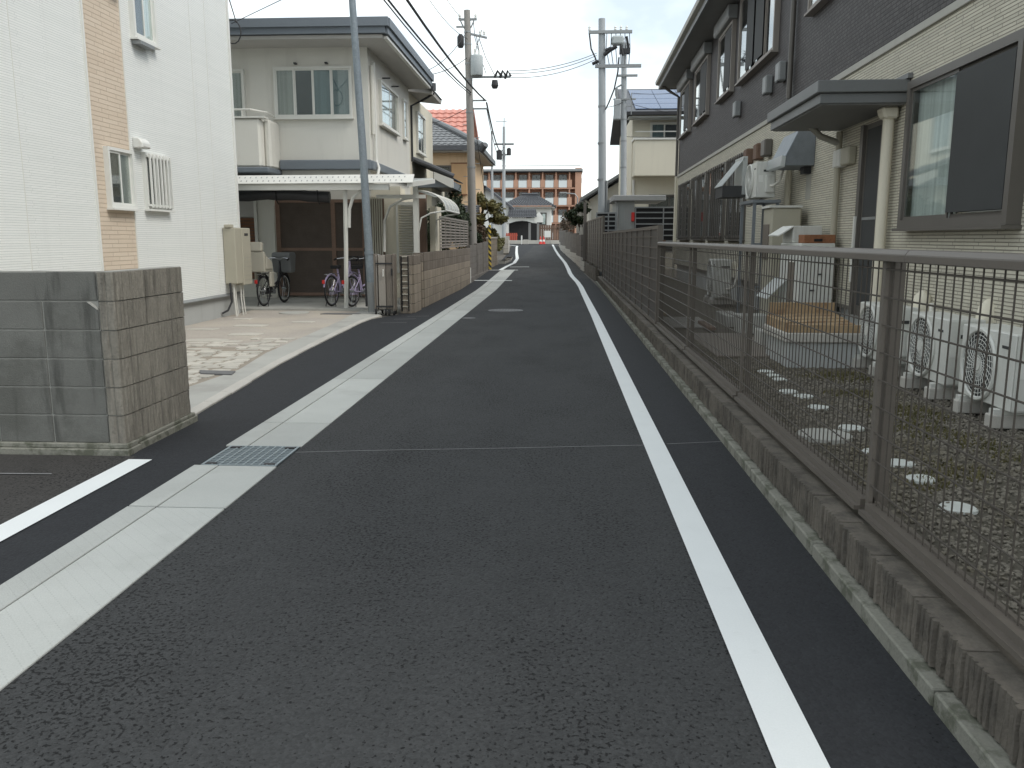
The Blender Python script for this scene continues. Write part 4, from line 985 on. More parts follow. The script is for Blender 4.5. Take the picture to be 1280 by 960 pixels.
# kitchen range hood outlet
hd = part('range_hood', hb().prism([(0, 2.50), (-.40, 2.50), (-.42, 2.60), (-.24, 2.98), (0, 2.98)], 'y', 3.9, 4.75), 'galv', rh, bev=.008)
part('hood_lip', hb().prism([(-.41, 2.48), (-.47, 2.50), (-.45, 2.64), (-.40, 2.62)], 'y', 3.88, 4.77), 'poly', hd)
part('hood_stay', hb().box(-.1, 0, 4.05, 4.25, 2.40, 2.50), 'dark_metal', hd)
part('grease_stain', hb().box(-.004, -.001, 4.02, 4.28, 2.05, 2.40), 'heater_grey', rh)
# pipes
def hpipe(pts, r, mat): return part('downpipe', hb().tube(pts, r, 10), mat, rh, smooth=True)
hpipe([(-.06, 5.35, 6.3), (-.06, 5.35, 3.62)], .04, 'bronze')
hpipe([(-.62, 20.3, 6.4), (-.3, 20.22, 6.15), (-.05, 20.22, 6.0), (-.05, 20.22, 3.5)], .045, 'bronze')
hpipe([(-.05, 20.22, 3.5), (-.05, 20.22, .2)], .045, 'cream_stucco_clean')
hpipe([(-.06, 2.62, 2.80), (-.06, 2.62, .2)], .04, 'heater_beige')
hpipe([(-.5, 2.5, 2.9), (-.3, 2.58, 2.74), (-.06, 2.62, 2.66)], .04, 'heater_grey')
hpipe([(-.06, 5.1, 2.55), (-.06, 5.1, 1.7), (-.06, 5.1, .2)], .05, 'cream_stucco_clean')
hpipe([(-.09, .86, 2.72), (-.09, .86, .2)], .056, 'cream_stucco_clean')
part('hopper', hb().prism([(-.02, 2.83), (-.19, 2.83), (-.19, 2.78), (-.15, 2.71), (-.02, 2.71)], 'y', .77, .95), 'cream_stucco_clean', rh, bev=.02)
# door with screen, canopy
dd = part('door', hb().box(-.035, 0, 1.06, 1.80, .62, 2.76), 'bronze', rh)
part('screen_panel', hb().box(-.045, -.036, 1.12, 1.62, .74, 1.70).box(-.045, -.036, 1.12, 1.62, 1.74, 2.70), 'screen', dd)
part('door_jamb', hb().box(-.07, -.036, 1.70, 1.80, .62, 2.76).box(-.07, -.036, 1.06, 1.115, .62, 2.76), 'bronze', dd)
part('mid_rail', hb().box(-.05, -.036, 1.12, 1.62, 1.705, 1.735), 'grey_metal', dd)
part('door_handle', hb().box(-.10, -.071, 1.72, 1.76, 1.0, 1.75), 'alu_white', dd, bev=.004)
cn = part('canopy', hb().box(-.90, .0, .58, 2.86, 2.94, 3.06), 'canopy_metal', rh, bev=.008)
part('canopy_lower', hb().box(-.86, .0, .62, 2.82, 2.84, 2.938), 'canopy_metal', cn, bev=.006)
part('canopy_soffit', hb().box(-.83, -.01, .65, 2.79, 2.828, 2.842), 'soffit_dark', cn)
part('canopy_flashing', hb().box(-.05, -.004, .53, 2.9, 3.062, 3.11), 'canopy_metal', cn)

# ------------------------------------------------------------------ air conditioners
def ac_unit(label, y0, xf, zb, group=None, W=.78, D=.29, H=.56, feet=True):
    """outdoor unit, fan side to -x; y0 = near end"""
    t = thing('air_conditioner', label, 'air conditioner', (xf + D / 2, y0 + W / 2, zb), HA, group)
    fm = frame_mx((xf, y0, zb), HA)
    b = lambda: MB(fm)
    part('casing', b().box(.012, D, 0, W, .03, H), 'ac_white', t, bev=.016, seg=2)
    part('front_panel', b().box(0, .014, .0, W, .035, H - .005), 'ac_white', t, bev=.006)
    cy, cz, R0 = W * .60, .03 + (H - .03) / 2, (H - .03) * .455
    circ = lambda rr, x, n=36: [(x, cy + rr * math.cos(a), cz + rr * math.sin(a)) for a in [2 * math.pi * k / n for k in range(n)]]
    part('fan_recess', b().tube([(-.004, cy, cz), (-.001, cy, cz)], R0, 36), 'ac_dark', t)
    g = part('fan_grille', b().tube(circ(R0 + .008, -.012), .016, 6, True), 'ac_white', t, smooth=True)
    gm = b()
    for k in range(1, 8): gm.tube(circ(R0 * k / 8, -.016, 28), .0028, 4, True)
    for k in range(28):
        a = 2 * math.pi * k / 28; a2 = a + .5
        gm.tube([(-.014, cy + .04 * math.cos(a), cz + .04 * math.sin(a)), (-.019, cy + R0 * .55 * math.cos(a + .3), cz + R0 * .55 * math.sin(a + .3)), (-.014, cy + R0 * math.cos(a2), cz + R0 * math.sin(a2))], .0028, 4)
    part('grille_wires', gm, 'ac_white', g, kind='stuff')
    part('hub', b().tube([(-.022, cy, cz), (-.012, cy, cz)], .045, 14), 'ac_white', g)
    part('badge', b().box(-.003, .0, W * .10, W * .22, H - .11, H - .09), 'ac_dark', t)
    part('valve_cover', b().box(D * .45, D * .93, -.052, .001, .10, .36), 'ac_white', t, bev=.02, seg=2)
    part('handle_recess', b().box(D * .35, D * .85, -.004, .001, H - .15, H - .12), 'ac_dark', t)
    if feet:
        for yy in (.10, W - .16):
            f = part('foot', b().box(-.05, D + .04, yy, yy + .07, -.002, .032), 'ac_white', t)
            part('block_base', b().box(-.07, D + .06, yy - .015, yy + .085, -.10, -.003), 'concrete_pale', f, bev=.008)
    part('spec_label', b().box(D * .12, D * .34, -.003, .0005, H - .30, H - .20), 'white_trim', t)
    part('drain_hose', b().tube([(D * .5, W * .3, .03), (D * .5 - .1, W * .28, -.03), (-.03, W * .22, -.09), (-.10, W * .12, -.095)], .011, 6), 'lattice', t)
    part('pipe', b().tube([(D * .7, -.04, .2), (D * .8, -.09, .2), (D + .03, -.10, .26), (D + .08, -.06, .42), (D + .1, 0, .6)], .022, 8), 'cream_stucco', t, smooth=True)
    part('pipe_cover', b().lathe((D + .06, .12, .50), [(.08, 0), (.088, .07), (.07, .16), (.02, .215)], 14), 'cream_stucco_clean', t, smooth=True)
    return t
ac_unit('white outdoor air conditioner below the near end of the sliding window', 5.72, 3.03, .31)
ac_unit('white outdoor air conditioner between two others below the sliding window', 6.78, 3.06, .31)
ac_unit('white outdoor air conditioner beside the wooden lidded box', 7.95, 3.03, .31)
ac_unit('weathered outdoor air conditioner on the ground under barred windows', 16.3, 2.95, .35, W=.9, D=.32, H=.75)
ra = ac_unit('white outdoor air conditioner raised on a grey steel frame', 13.2, 2.95, 2.08, feet=False)
fr = thing('equipment_stand', 'grey angle steel stand holding the raised air conditioner', 'stand', (3.1, 13.6, .2), HA)
for x in (2.93, 3.27):
    for y in (13.15, 14.02): part('leg', MB().box(x - .022, x + .022, y - .022, y + .022, .19, 2.03), 'galv', fr)
part('top_frame', MB().box(2.89, 2.93, 13.1, 14.07, 2.03, 2.075).box(3.27, 3.31, 13.1, 14.07, 2.03, 2.075).box(2.93, 3.27, 13.1, 13.15, 2.03, 2.075).box(2.93, 3.27, 14.02, 14.07, 2.03, 2.075), 'galv', fr)
for z in (.75, 1.4): part('brace', MB().box(2.95, 3.25, 13.14, 13.165, z, z + .03), 'galv', fr)
part('wind_deflector', MB().slab((2.60, 14.1, 2.34), (2.60, 14.75, 2.34), (2.95, 14.75, 2.78), (2.95, 14.1, 2.78), .012).box(2.93, 3.0, 14.1, 14.75, 2.2, 2.8), 'poly', fr)
part('wind_box', MB().box(2.62, 3.0, 14.12, 14.73, 2.16, 2.34), 'ac_dark', fr)
# hot-water tank, heat pump and their bits
tk = thing('water_tank', 'tall beige hot water tank behind the steel frame', 'water tank', (3.2, 12.6, .2), HA)
part('body', MB().box(3.0, 3.42, 12.35, 12.85, .3, 1.93), 'heater_beige', tk, bev=.02)
part('top_plate', MB().box(2.97, 3.42, 12.33, 12.87, 1.93, 1.96), 'ac_white', tk)
for x in (3.05, 3.35): part('leg', MB().box(x - .03, x + .03, 12.4, 12.8, .19, .3), 'galv', tk)
part('access_panel', MB().box(2.985, 3.0, 12.45, 12.78, 1.2, 1.7), 'brown_gate', tk)
ht = thing('water_heater', 'white boiler cabinet with side hood behind the lidded box', 'water heater', (3.2, 11.2, .2), HA)
part('body', MB().box(2.98, 3.40, 10.72, 11.7, .28, 1.44), 'ac_white', ht, bev=.012)
part('upper_unit', MB().box(2.99, 3.36, 11.15, 11.66, 1.44, 1.66), 'ac_white', ht, bev=.012)
part('hood', MB().slab((2.80, 11.14, 1.54), (2.80, 11.67, 1.54), (2.99, 11.67, 1.66), (2.99, 11.14, 1.66), .015), 'white_trim', ht)
part('dark_panel', MB().box(2.968, 2.979, 10.95, 11.2, .55, 1.2), 'brown_gate', ht)
for x, z in ((3.08, 1.3), (3.12, .85), (3.2, 1.05)): part('latch', MB().box(x, x + .05, 10.705, 10.719, z, z + .02), 'ac_dark', ht)
part('base', MB().box(2.94, 3.44, 10.68, 11.74, .17, .28), 'concrete', ht)
part('badge', MB().box(3.06, 3.12, 11.138, 11.149, 1.52, 1.545), 'ac_dark', ht)
part('deflector', MB().slab((2.72, 11.25, .72), (2.72, 11.85, .72), (2.97, 11.85, .98), (2.97, 11.25, .98), .012), 'poly', ht)
ob = thing('wooden_box', 'small rusty orange box on top of the boiler cabinet', 'box', (3.2, 10.85, 1.44), HA)
part('box_body', MB().box(3.02, 3.40, 10.74, 11.0, 1.441, 1.545), 'rust_box', ob, bev=.006)
part('slot', MB().box(3.14, 3.24, 10.733, 10.742, 1.462, 1.495), 'black', ob)
lb = thing('lidded_box', 'grey concrete box with a weathered orange wooden lid', 'box', (2.68, 9.05, .2), HA)
part('base_box', MB().box(2.32, 3.05, 8.62, 9.50, .19, .46), 'concrete_base', lb, bev=.01)
part('rim', MB().box(2.28, 3.09, 8.58, 9.54, .46, .56), 'concrete_pale', lb, bev=.012)
for k in range(5):
    y0 = 8.62 + k * .176
    part('lid_plank', MB().slab((2.33, y0, .60 + k * .015), (3.04, y0, .62 + k * .015), (3.04, y0 + .17, .62 + k * .018), (2.33, y0 + .17, .60 + k * .018), .03), 'wood_orange', lb, bev=.004)
part('lid_front', MB().box(2.31, 3.06, 8.60, 8.63, .56, .64).box(2.30, 2.33, 8.64, 9.5, .56, .66), 'wood_orange', lb, bev=.004)
part('lid_back', MB().box(2.33, 3.04, 9.48, 9.52, .56, .80), 'wood_orange', lb, bev=.004)
# odds and ends on the ground further back
for nm, lab, q, mt in (('paving_slab', 'brown checkered steel plate lying on the ground behind the fence', (1.75, 2.55, 9.3, 11.6, .2, .225), 'brown_gate'),
                       ('paving_slab', 'second flat grey plate lying beyond the steel plate', (1.65, 2.3, 12.4, 14.0, .2, .225), 'concrete'),
                       ('concrete_block', 'grey hollow concrete block beside the boiler cabinet', (2.45, 2.65, 10.3, 10.7, .2, .39), 'concrete'),
                       ('concrete_block', 'long concrete sleeper under the far air conditioner', (2.5, 2.75, 12.6, 13.6, .2, .36), 'concrete'),
                       ('storage_bin', 'low grey plastic bin on ground by the tank', (2.5, 2.9, 11.75, 12.15, .2, .45), 'ac_grille'),
                       ('wood_plank', 'loose pale plank leaning across the far garden ground', (1.7, 1.82, 14.4, 16.4, .2, .24), 'wood_orange'),
                       ('wood_plank', 'dark short timber lying by the flat plates', (2.1, 2.2, 11.9, 12.9, .226, .27), 'wood_brown')):
    solo(nm, MB().box(*q), mt, lab, nm.split('_')[-1], ((q[0] + q[1]) / 2, (q[2] + q[3]) / 2, .2), bev=.008)
bk = thing('bucket', 'black plastic bucket on ground near the boiler cabinet', 'bucket', (2.62, 9.95, .2))
part('shell', MB().lathe((2.62, 9.95, .2), [(.10, 0), (.13, .24), (.14, .25), (.125, .25), (.095, .02)], 16), 'black', bk, smooth=True)
part('handle', MB().tube([(2.49, 9.95, .44), (2.53, 9.93, .52), (2.62, 9.92, .55), (2.71, 9.93, .52), (2.75, 9.95, .44)], .006, 5), 'grey_metal', bk)
bf = thing('board_fence', 'brown board fence closing the far end of the garden', 'fence', (2.4, 27.8, .2))
for k in range(12): part('board', MB().box(1.5 + k * .16, 1.655 + k * .16, 27.8, 27.83, .2, 1.45), 'wood_brown', bf)
part('rail', MB().box(1.5, 3.42, 27.77, 27.80, 1.2, 1.28).box(1.5, 3.42, 27.77, 27.80, .4, .48), 'wood_brown', bf)

# ------------------------------------------------------------------ foliage
def crown_mb(c, rr, n, size, seed, clumps=14, squash=.8, spread=.42):
    """leaf faces gathered in clumps spread through an ellipsoid"""
    r = random.Random(seed); mb = MB(); cs = []
    for k in range(clumps):
        while True:
            p = Vector((r.uniform(-1, 1), r.uniform(-1, 1), r.uniform(-1, 1)))
            if .25 < p.length < 1: break
        cs.append((p, r.uniform(.6, 1.2) * spread))
    for k in range(n):
        p, s = cs[r.randrange(clumps)]
        d = Vector((r.gauss(0, 1), r.gauss(0, 1), r.gauss(0, 1) * squash)).normalized() * s * r.random() ** .4
        q = p * .72 + d
        q = Vector((c[0] + q.x * rr[0], c[1] + q.y * rr[1], c[2] + q.z * rr[2]))
        u = Vector((r.gauss(0, 1), r.gauss(0, 1), r.gauss(0, .6))).normalized(); w = u.cross(Vector((r.gauss(0, 1), r.gauss(0, 1), r.gauss(0, 1)))).normalized()
        a = size * r.uniform(.6, 1.4); b = a * r.uniform(.35, .7)
        mb.quad(q - u * a, q - w * b, q + u * a, q + w * b)
    return mb
def leafy(name, label, cat, base, trunk_pts, r0, crowns, leaf, group=None):
    t = thing(name, label, cat, base, group=group)
    tr = part('trunk', MB().tube(trunk_pts, r0, 8, r1=r0 * .45), 'bark', t, smooth=True)
    top = Vector(trunk_pts[-1]); lim = MB()
    for i, (c, rr, n, sz, sd) in enumerate(crowns):
        st = Vector(trunk_pts[len(trunk_pts) // 2]); cc = Vector(c)
        lim.tube([st, (st + cc) / 2 + Vector((.03, .05, .08)), cc], r0 * .45, 6, r1=r0 * .15)
    part('limbs', lim, 'bark', tr)
    for i, (c, rr, n, sz, sd) in enumerate(crowns):
        part('crown', crown_mb(c, rr, n, sz, sd), leaf, t)
    return t
leafy('evergreen_shrub', 'dense dark evergreen shrub behind the lattice screen', 'shrub', (-3.9, 27.2, 0), [(-3.9, 27.2, 0), (-3.88, 27.1, .8), (-3.9, 27.2, 1.6)], .07,
      [((-3.85, 26.3, 1.75), (.55, 1.6, 1.0), 2600, .07, 1), ((-3.62, 29.6, 2.2), (.5, 1.6, 1.25), 3000, .07, 2), ((-3.6, 23.6, 1.5), (.3, 1.3, .7), 1200, .06, 3), ((-3.55, 27.4, 2.35), (.42, 1.7, .85), 2600, .06, 23)], 'leaf_dark')
leafy('evergreen_shrub', 'dark leafy shrub at the foot of the concrete utility pole', 'shrub', (-3.5, 32.5, .15), [(-3.5, 32.5, .1), (-3.5, 32.4, .9), (-3.5, 32.4, 1.5)], .05,
      [((-3.55, 32.6, 1.55), (.35, 1.0, .6), 1300, .06, 4), ((-3.45, 34.0, 1.45), (.35, .7, .5), 800, .06, 5)], 'leaf_dark')
leafy('pine_tree', 'yellowish pruned pine tree beyond the striped guard pole', 'tree', (-3.7, 40, .3), [(-3.75, 40, .3), (-3.6, 40.1, 1.3), (-3.75, 39.9, 2.2), (-3.55, 40, 3.1)], .11,
      [((-3.9, 40, 3.3), (.55, .8, .38), 900, .085, 6), ((-3.2, 39.7, 2.95), (.6, .8, .34), 900, .085, 7), ((-2.9, 40.2, 2.45), (.5, .7, .3), 700, .085, 8), ((-3.75, 39.6, 2.45), (.55, .7, .4), 800, .085, 9), ((-3.4, 40.3, 1.75), (.5, .6, .45), 700, .08, 10)], 'leaf_pine')
leafy('garden_shrub', 'reddish brown garden shrub below the pruned pine', 'shrub', (-3.5, 37.6, .25), [(-3.5, 37.6, .2), (-3.48, 37.6, .8), (-3.5, 37.6, 1.3)], .04,
      [((-3.55, 37.6, 1.5), (.35, .8, .7), 900, .07, 11)], 'leaf_red')
leafy('garden_shrub', 'sparse green shrub along the left wall near the road end', 'shrub', (-3.6, 46, .4), [(-3.6, 46, .4), (-3.55, 46, 1.0), (-3.6, 46, 1.4)], .04,
      [((-3.55, 46.0, 1.35), (.4, 1.4, .6), 900, .08, 12), ((-3.6, 50, 1.3), (.4, 1.5, .6), 700, .09, 13)], 'leaf_pine')
leafy('evergreen_shrub', 'dark pruned tree leaning over the far right block wall', 'tree', (1.1, 43.5, .4), [(1.25, 43.5, .4), (1.1, 43.4, 1.6), (.85, 43.4, 2.6)], .08,
      [((.75, 43.3, 2.55), (.5, .7, .45), 900, .085, 14), ((1.1, 43.6, 2.95), (.5, .7, .35), 700, .085, 15)], 'leaf_dark')
leafy('garden_shrub', 'brownish bare shrub beside the dark wooden gate at road end', 'shrub', (.6, 64, .8), [(.6, 64, .8), (.55, 64, 2.0), (.5, 64, 3.0)], .07,
      [((.45, 63, 2.6), (.7, 1.3, 1.0), 900, .08, 16), ((.9, 58, 2.7), (.6, 1.4, .8), 700, .08, 17)], 'leaf_red')

# ------------------------------------------------------------------ tiled houses on the left
def tile_roof(mb, p00, p10, p11, p01, rows, cols, amp=.035):
    """pantile surface between eave edge p00-p10 and ridge edge p01-p11"""
    A, B, C_, D = [Vector(p) for p in (p00, p10, p11, p01)]; nrm = (B - A).cross(D - A).normalized()
    if nrm.z < 0: nrm = -nrm
    nu = cols * 4
    for i in range(rows):
        o = len(mb.v)
        for jj in (0, 1):
            t = (i + jj) / rows
            for k in range(nu + 1):
                u = k / nu; P = (A * (1 - u) + B * u) * (1 - t) + (D * (1 - u) + C_ * u) * t
                P = P + nrm * (amp * .5 * math.sin(2 * math.pi * k / 4 + .6) + amp * (1 - jj))
                mb.v.append(tuple(P))
        for k in range(nu): mb.f.append((o + k, o + k + 1, o + nu + 2 + k, o + nu + 1 + k))
        if i:
            q = o - (nu + 1)
            for k in range(nu): mb.f.append((q + k, q + k + 1, o + k + 1, o + k))
    return mb
th_ = thing('house', 'white walled house with small dark pantile roofs behind cream house', 'house', (-6, 31, .1))
part('wall', MB().box(-9, -4.75, 26.7, 32.0, 0, 6.0), 'cream_stucco_clean', th_)
part('wall', MB().box(-4.75, -4.2, 27.9, 31.0, 0, 3.3), 'cream_stucco_clean', th_)
part('roof', tile_roof(MB(), (-3.98, 27.0, 6.02), (-3.98, 29.2, 6.02), (-6.6, 29.2, 7.1), (-6.6, 27.0, 7.1), 12, 9), 'tile', th_)
part('eave_board', MB().prism([(-4.02, 5.92), (-4.75, 6.0), (-4.75, 6.2), (-4.0, 6.02)], 'y', 27.02, 29.15), 'soffit', th_)
part('ridge_end', MB().tube([(-3.98, 27.0, 6.07), (-5.2, 27.0, 6.6), (-6.6, 27.0, 7.18)], .09, 8).tube([(-3.95, 26.97, 6.0), (-3.95, 26.97, 6.22)], .08, 8), 'tile_dark', th_)
part('roof', tile_roof(MB(), (-3.45, 27.5, 3.38), (-3.45, 30.4, 3.38), (-4.8, 30.4, 3.95), (-4.8, 27.5, 3.95), 6, 11), 'tile_dark', th_)
part('eave_board', MB().box(-4.75, -3.50, 27.5, 30.3, 3.12, 3.34), 'blue_grey_metal', th_)
part('gable_board', MB().prism([(-3.5, 3.10), (-3.42, 3.10), (-3.42, 3.36), (-4.05, 3.60), (-4.05, 3.38)], 'y', 27.42, 27.48), 'alu_white', th_)
part('ridge_end', MB().tube([(-3.42, 27.48, 3.46), (-4.2, 27.48, 3.8), (-4.8, 27.48, 4.03)], .08, 8), 'tile_dark', th_)
part('downpipe', MB().tube([(-3.98, 27.3, 5.98), (-4.3, 27.3, 5.8), (-4.70, 27.24, 5.6), (-4.70, 27.24, 3.9)], .035, 8), 'dark_metal', th_, smooth=True)
window(th_, wall_frame(-4.75, 0, '+x'), 28.3, 29.9, 4.3, 5.6, 'alu_white', 2, ('room', 'room'), .06, .08)

oh = thing('house', 'orange stucco house under a grey pantile hip roof', 'house', (-6, 39, .25))
part('wall', MB().box(-10, -3.85, 36.5, 43, .1, 5.2), 'orange_wall', oh)
part('roof', tile_roof(MB(), (-10.6, 35.9, 5.25), (-3.3, 35.9, 5.25), (-6.2, 39.6, 6.9), (-10.6, 39.6, 6.9), 12, 26), 'tile', oh)
part('roof', tile_roof(MB(), (-3.3, 35.9, 5.25), (-3.3, 43.6, 5.25), (-6.2, 40.2, 6.9), (-6.2, 39.6, 6.9), 12, 24), 'tile', oh)
part('hip_ridge', MB().tube([(-3.25, 35.85, 5.33), (-4.7, 37.7, 6.18), (-6.2, 39.6, 7.0)], .11, 8).tube([(-6.2, 39.6, 7.0), (-10.5, 39.6, 7.0)], .12, 8), 'tile', oh)
part('eave_board', MB().box(-10.5, -3.38, 35.98, 43.4, 5.06, 5.24), 'soffit', oh)
part('fascia', MB().box(-10.6, -3.3, 35.86, 35.95, 5.12, 5.32).box(-3.38, -3.28, 35.95, 43.5, 5.12, 5.32), 'tile_dark', oh)
part('eave_tip', MB().tube([(-3.3, 36.0, 5.1), (-3.1, 35.75, 5.32)], .12, 8), 'tile_dark', oh)
window(oh, wall_frame(0, 36.5, '-y'), -5.6, -4.65, 3.0, 4.55, 'bronze', 2, ('room', 'room'), .07, .08)
part('shutter_panel', MB().box(-4.62, -3.98, 36.40, 36.49, 3.35, 4.62), 'orange_panel', oh, bev=.01)
part('shutter_frame', MB().box(-4.65, -3.95, 36.39, 36.41, 3.30, 3.36).box(-4.65, -3.95, 36.39, 36.41, 4.61, 4.66), 'wood_red', oh)
part('porch_roof', tile_roof(MB(), (-5.2, 35.7, 2.55), (-3.4, 35.7, 2.55), (-3.4, 36.5, 2.9), (-5.2, 36.5, 2.9), 4, 8), 'tile_dark', oh)
part('porch_post', MB().box(-3.75, -3.6, 35.8, 35.95, .2, 2.5), 'wood_brown', oh)
rr_ = thing('house', 'house with a bright red tiled roof behind the orange house', 'house', (-7, 50, .5))
part('wall', MB().box(-11, -5.4, 48, 54, .2, 6.4), 'cream_stucco_clean', rr_)
part('roof', tile_roof(MB(), (-11.5, 47.3, 6.3), (-5.0, 47.3, 6.3), (-5.2, 51, 8.95), (-11.5, 51, 8.95), 9, 16, .06).slab((-11.5, 54.6, 6.3), (-5.0, 54.6, 6.3), (-5.2, 51, 8.9), (-11.5, 51, 8.9), .08), 'tile_red', rr_)
part('gable', MB().prism([(48, 6.4), (54, 6.4), (51, 8.6)], 'x', -5.45, -5.4), 'cream_stucco_clean', rr_)
part('verge', MB().tube([(-5.05, 47.3, 6.35), (-5.2, 51, 9.0), (-5.05, 54.6, 6.35)], .09, 6), 'tile_red', rr_)

# hazard-striped guard pole, far left walls
hz = thing('guard_pole', 'yellow and black striped guard tube on a guy wire anchor', 'pole', (-2.93, 35.6, .2))
part('guard', MB().cyl((-2.93, 35.6, .15), (-2.95, 35.65, 2.05), .06, n=12), 'hazard', hz, smooth=True)
part('guy_wire', MB().cyl((-2.95, 35.65, 2.05), (-3.2, 31.3, 6.2), .012, n=6), 'cable', hz)
fw = thing('block_wall', 'pale beige panelled block wall beyond the striped guard pole', 'wall', (-3.2, 40, .3))
course_wall(fw, (-3.05, 36.0), (-3.0, 39.8), 5, lambda y: .2, ['far_block'], .45, .26, .14)
course_wall(fw, (-3.0, 39.9), (-3.55, 39.95), 5, lambda y: .28, ['far_block'], .3, .26, .14)
part('cap', MB().box(-3.13, -2.92, 36.0, 39.9, 1.50, 1.56), 'concrete_pale', fw)
fw2 = thing('block_wall', 'low pale stone retaining edge along the left far bend', 'wall', (-3, 45, .4))
for a, b, xa, xb in ((40.3, 43.3, -2.75, -2.62), (43.3, 46.8, -2.62, -2.75)): course_wall(fw2, (xa, a), (xb, b), 1, lambda y: G(y) - .05, ['concrete_pale'], .6, .16, .3)
fw3 = thing('block_wall', 'rubble edged low wall near the road end on left', 'wall', (-3.9, 60, .7))
for a, b, xa, xb in ((52, 58, -3.3, -3.6), (58, 64, -3.6, -3.95), (64, 70, -3.95, -4.3)): course_wall(fw3, (xa, a), (xb, b), 3, lambda y: G(y), ['concrete_pale'], .7, .28, .3)

# ------------------------------------------------------------------ far right walls
gr_ = thing('block_wall', 'dark block wall with pale lower part on far right bend', 'wall', (.6, 45, .4))
for (xa, a), (xb, b) in (((.98, 37.2), (.85, 41)), ((.85, 41), (.62, 46)), ((.62, 46), (.40, 52)), ((.40, 52), (.1, 60)), ((.1, 60), (.0, 70))):
    course_wall(gr_, (xa, a), (xb, b), 6, lambda y: G(y) - .05, ['concrete_pale', 'concrete_pale', 'old_wall', 'old_wall', 'old_wall', 'old_wall'], .6, .24, .14)
course_wall(gr_, (.98, 37.1), (1.9, 37.1), 6, lambda y: .2, ['concrete_pale', 'concrete_pale', 'old_wall', 'old_wall', 'old_wall', 'old_wall'], .45, .24, .14)
part('gate_post', MB().box(.9, 1.02, 39.2, 39.35, .2, 2.0), 'concrete_pale', gr_)
pc = thing('concrete_wall', 'plain pale concrete retaining wall behind far right block wall', 'wall', (1.5, 52, .6))
part('panel', MB().box(.95, 6, 50, 50.3, .3, 3.2), 'concrete_pale', pc, bev=.02)
part('coping', MB().box(.88, 6.05, 49.95, 50.35, 3.2, 3.3), 'concrete', pc, bev=.02)

# shed, louvre fences, houses on the right behind
sd = thing('storage_shed', 'grey flat roofed storage shed beside the screen fence', 'shed', (2.4, 31.5, .1))
part('wall', MB().box(2.02, 2.66, 31.0, 33.5, .1, 2.82), 'shed', sd)
part('roof', MB().box(1.88, 3.75, 30.8, 33.7, 2.82, 3.02), 'shed_roof', sd, bev=.02)
part('gutter', MB().tube([(1.95, 30.9, 2.8), (2.06, 30.95, 2.6), (2.06, 30.95, .2)], .03, 6), 'shed_roof', sd)
part('door_edge', MB().box(2.30, 2.32, 30.985, 31.0, .2, 2.7), 'shed_roof', sd)
part('red_box', MB().box(2.55, 2.655, 30.88, 30.999, 2.10, 2.42), 'red', sd, bev=.01, label='small red box on the shed corner')
def louvre_fence(label, x0, x1, y, z0, z1, n, mull):
    t = thing('louvre_fence', label, 'fence', ((x0 + x1) / 2, y, z0))
    part('backing', MB().box(x0, x1, y + .05, y + .07, z0, z1), 'black', t)
    part('top_rail', MB().box(x0, x1, y - .03, y + .03, z1 - .05, z1), 'grey_metal', t)
    part('bottom_rail', MB().box(x0, x1, y - .03, y + .03, z0, z0 + .05), 'grey_metal', t)
    for x in mull: part('post', MB().box(x - .02, x + .02, y - .035, y + .035, z0 + .051, z1 - .051), 'grey_metal', t)
    me = shared('louvre', MB().box(-(x1 - x0) / 2 + .02, (x1 - x0) / 2 - .02, -.02, .02, -.022, .022), 'grey_metal')
    for k in range(n): inst('louvre', me, t, ((x0 + x1) / 2, y, z0 + (z1 - z0) * (k + 1) / (n + 1)))
    return t
louvre_fence('black slatted fence between the grey shed and the right house', 2.67, 4.4, 31.0, 1.0, 2.62, 7, (2.7, 3.7, 4.38))
louvre_fence('low dark slatted fence panel left of the grey shed', 1.28, 2.0, 30.7, 1.0, 2.42, 8, (1.3, 1.72, 1.98))
so = thing('house', 'cream house with solar panels on its dark roof', 'house', (5, 39, .2))
part('wall', MB().box(2.95, 10, 36.3, 44, .1, 6.5), 'cream_stucco_clean', so)
part('balcony', MB().box(2.98, 10, 35.3, 36.3, 4.0, 5.42), 'cream_stucco_clean', so, bev=.02)
part('balcony_cap', MB().box(2.93, 10, 35.24, 36.3, 5.42, 5.50), 'alu_white', so)
part('balcony_rail', MB().tube([(3.0, 35.4, 5.75), (10, 35.4, 5.75)], .025, 6), 'alu_white', so)
rfm = part('roof', MB().slab((2.5, 35.0, 6.48), (10.5, 35.0, 6.48), (10.5, 39.9, 8.15), (2.5, 39.9, 8.15), .14).slab((2.5, 44.6, 6.32), (10.5, 44.6, 6.32), (10.5, 39.9, 8.14), (2.5, 39.9, 8.14), .14), 'tile_dark', so)
for i in range(6):
    for j in range(4):
        x0 = 2.98 + i * 1.02; t0 = .06 + j * .21
        a = lambda t: (35.0 + 4.9 * t, 6.48 + 1.67 * t + .05)
        y0, z0 = a(t0); y1, z1 = a(t0 + .2)
        part('solar_panel', MB().slab((x0, y0, z0), (x0 + 1.0, y0, z0), (x0 + 1.0, y1, z1), (x0, y1, z1), .03), 'solar', rfm)
part('eave_gutter', MB().box(2.5, 10.5, 34.93, 35.02, 6.34, 6.46), 'dark_metal', so)
part('eave_light_panel', MB().box(2.7, 10, 35.05, 35.9, 6.26, 6.30), 'poly', so)
window(so, wall_frame(0, 36.3, '-y'), 3.68, 4.85, 4.9, 6.22, 'alu_white', 2, ('curtain_teal', 'room'), .06, .08)
window(so, wall_frame(0, 36.3, '-y'), 3.7, 5.4, 2.2, 3.3, 'bronze', 2, ('room', 'room'), .06, .08)
part('downpipe', MB().tube([(3.05, 36.25, 3.9), (3.05, 36.25, .3)], .05, 8), 'alu_white', so)
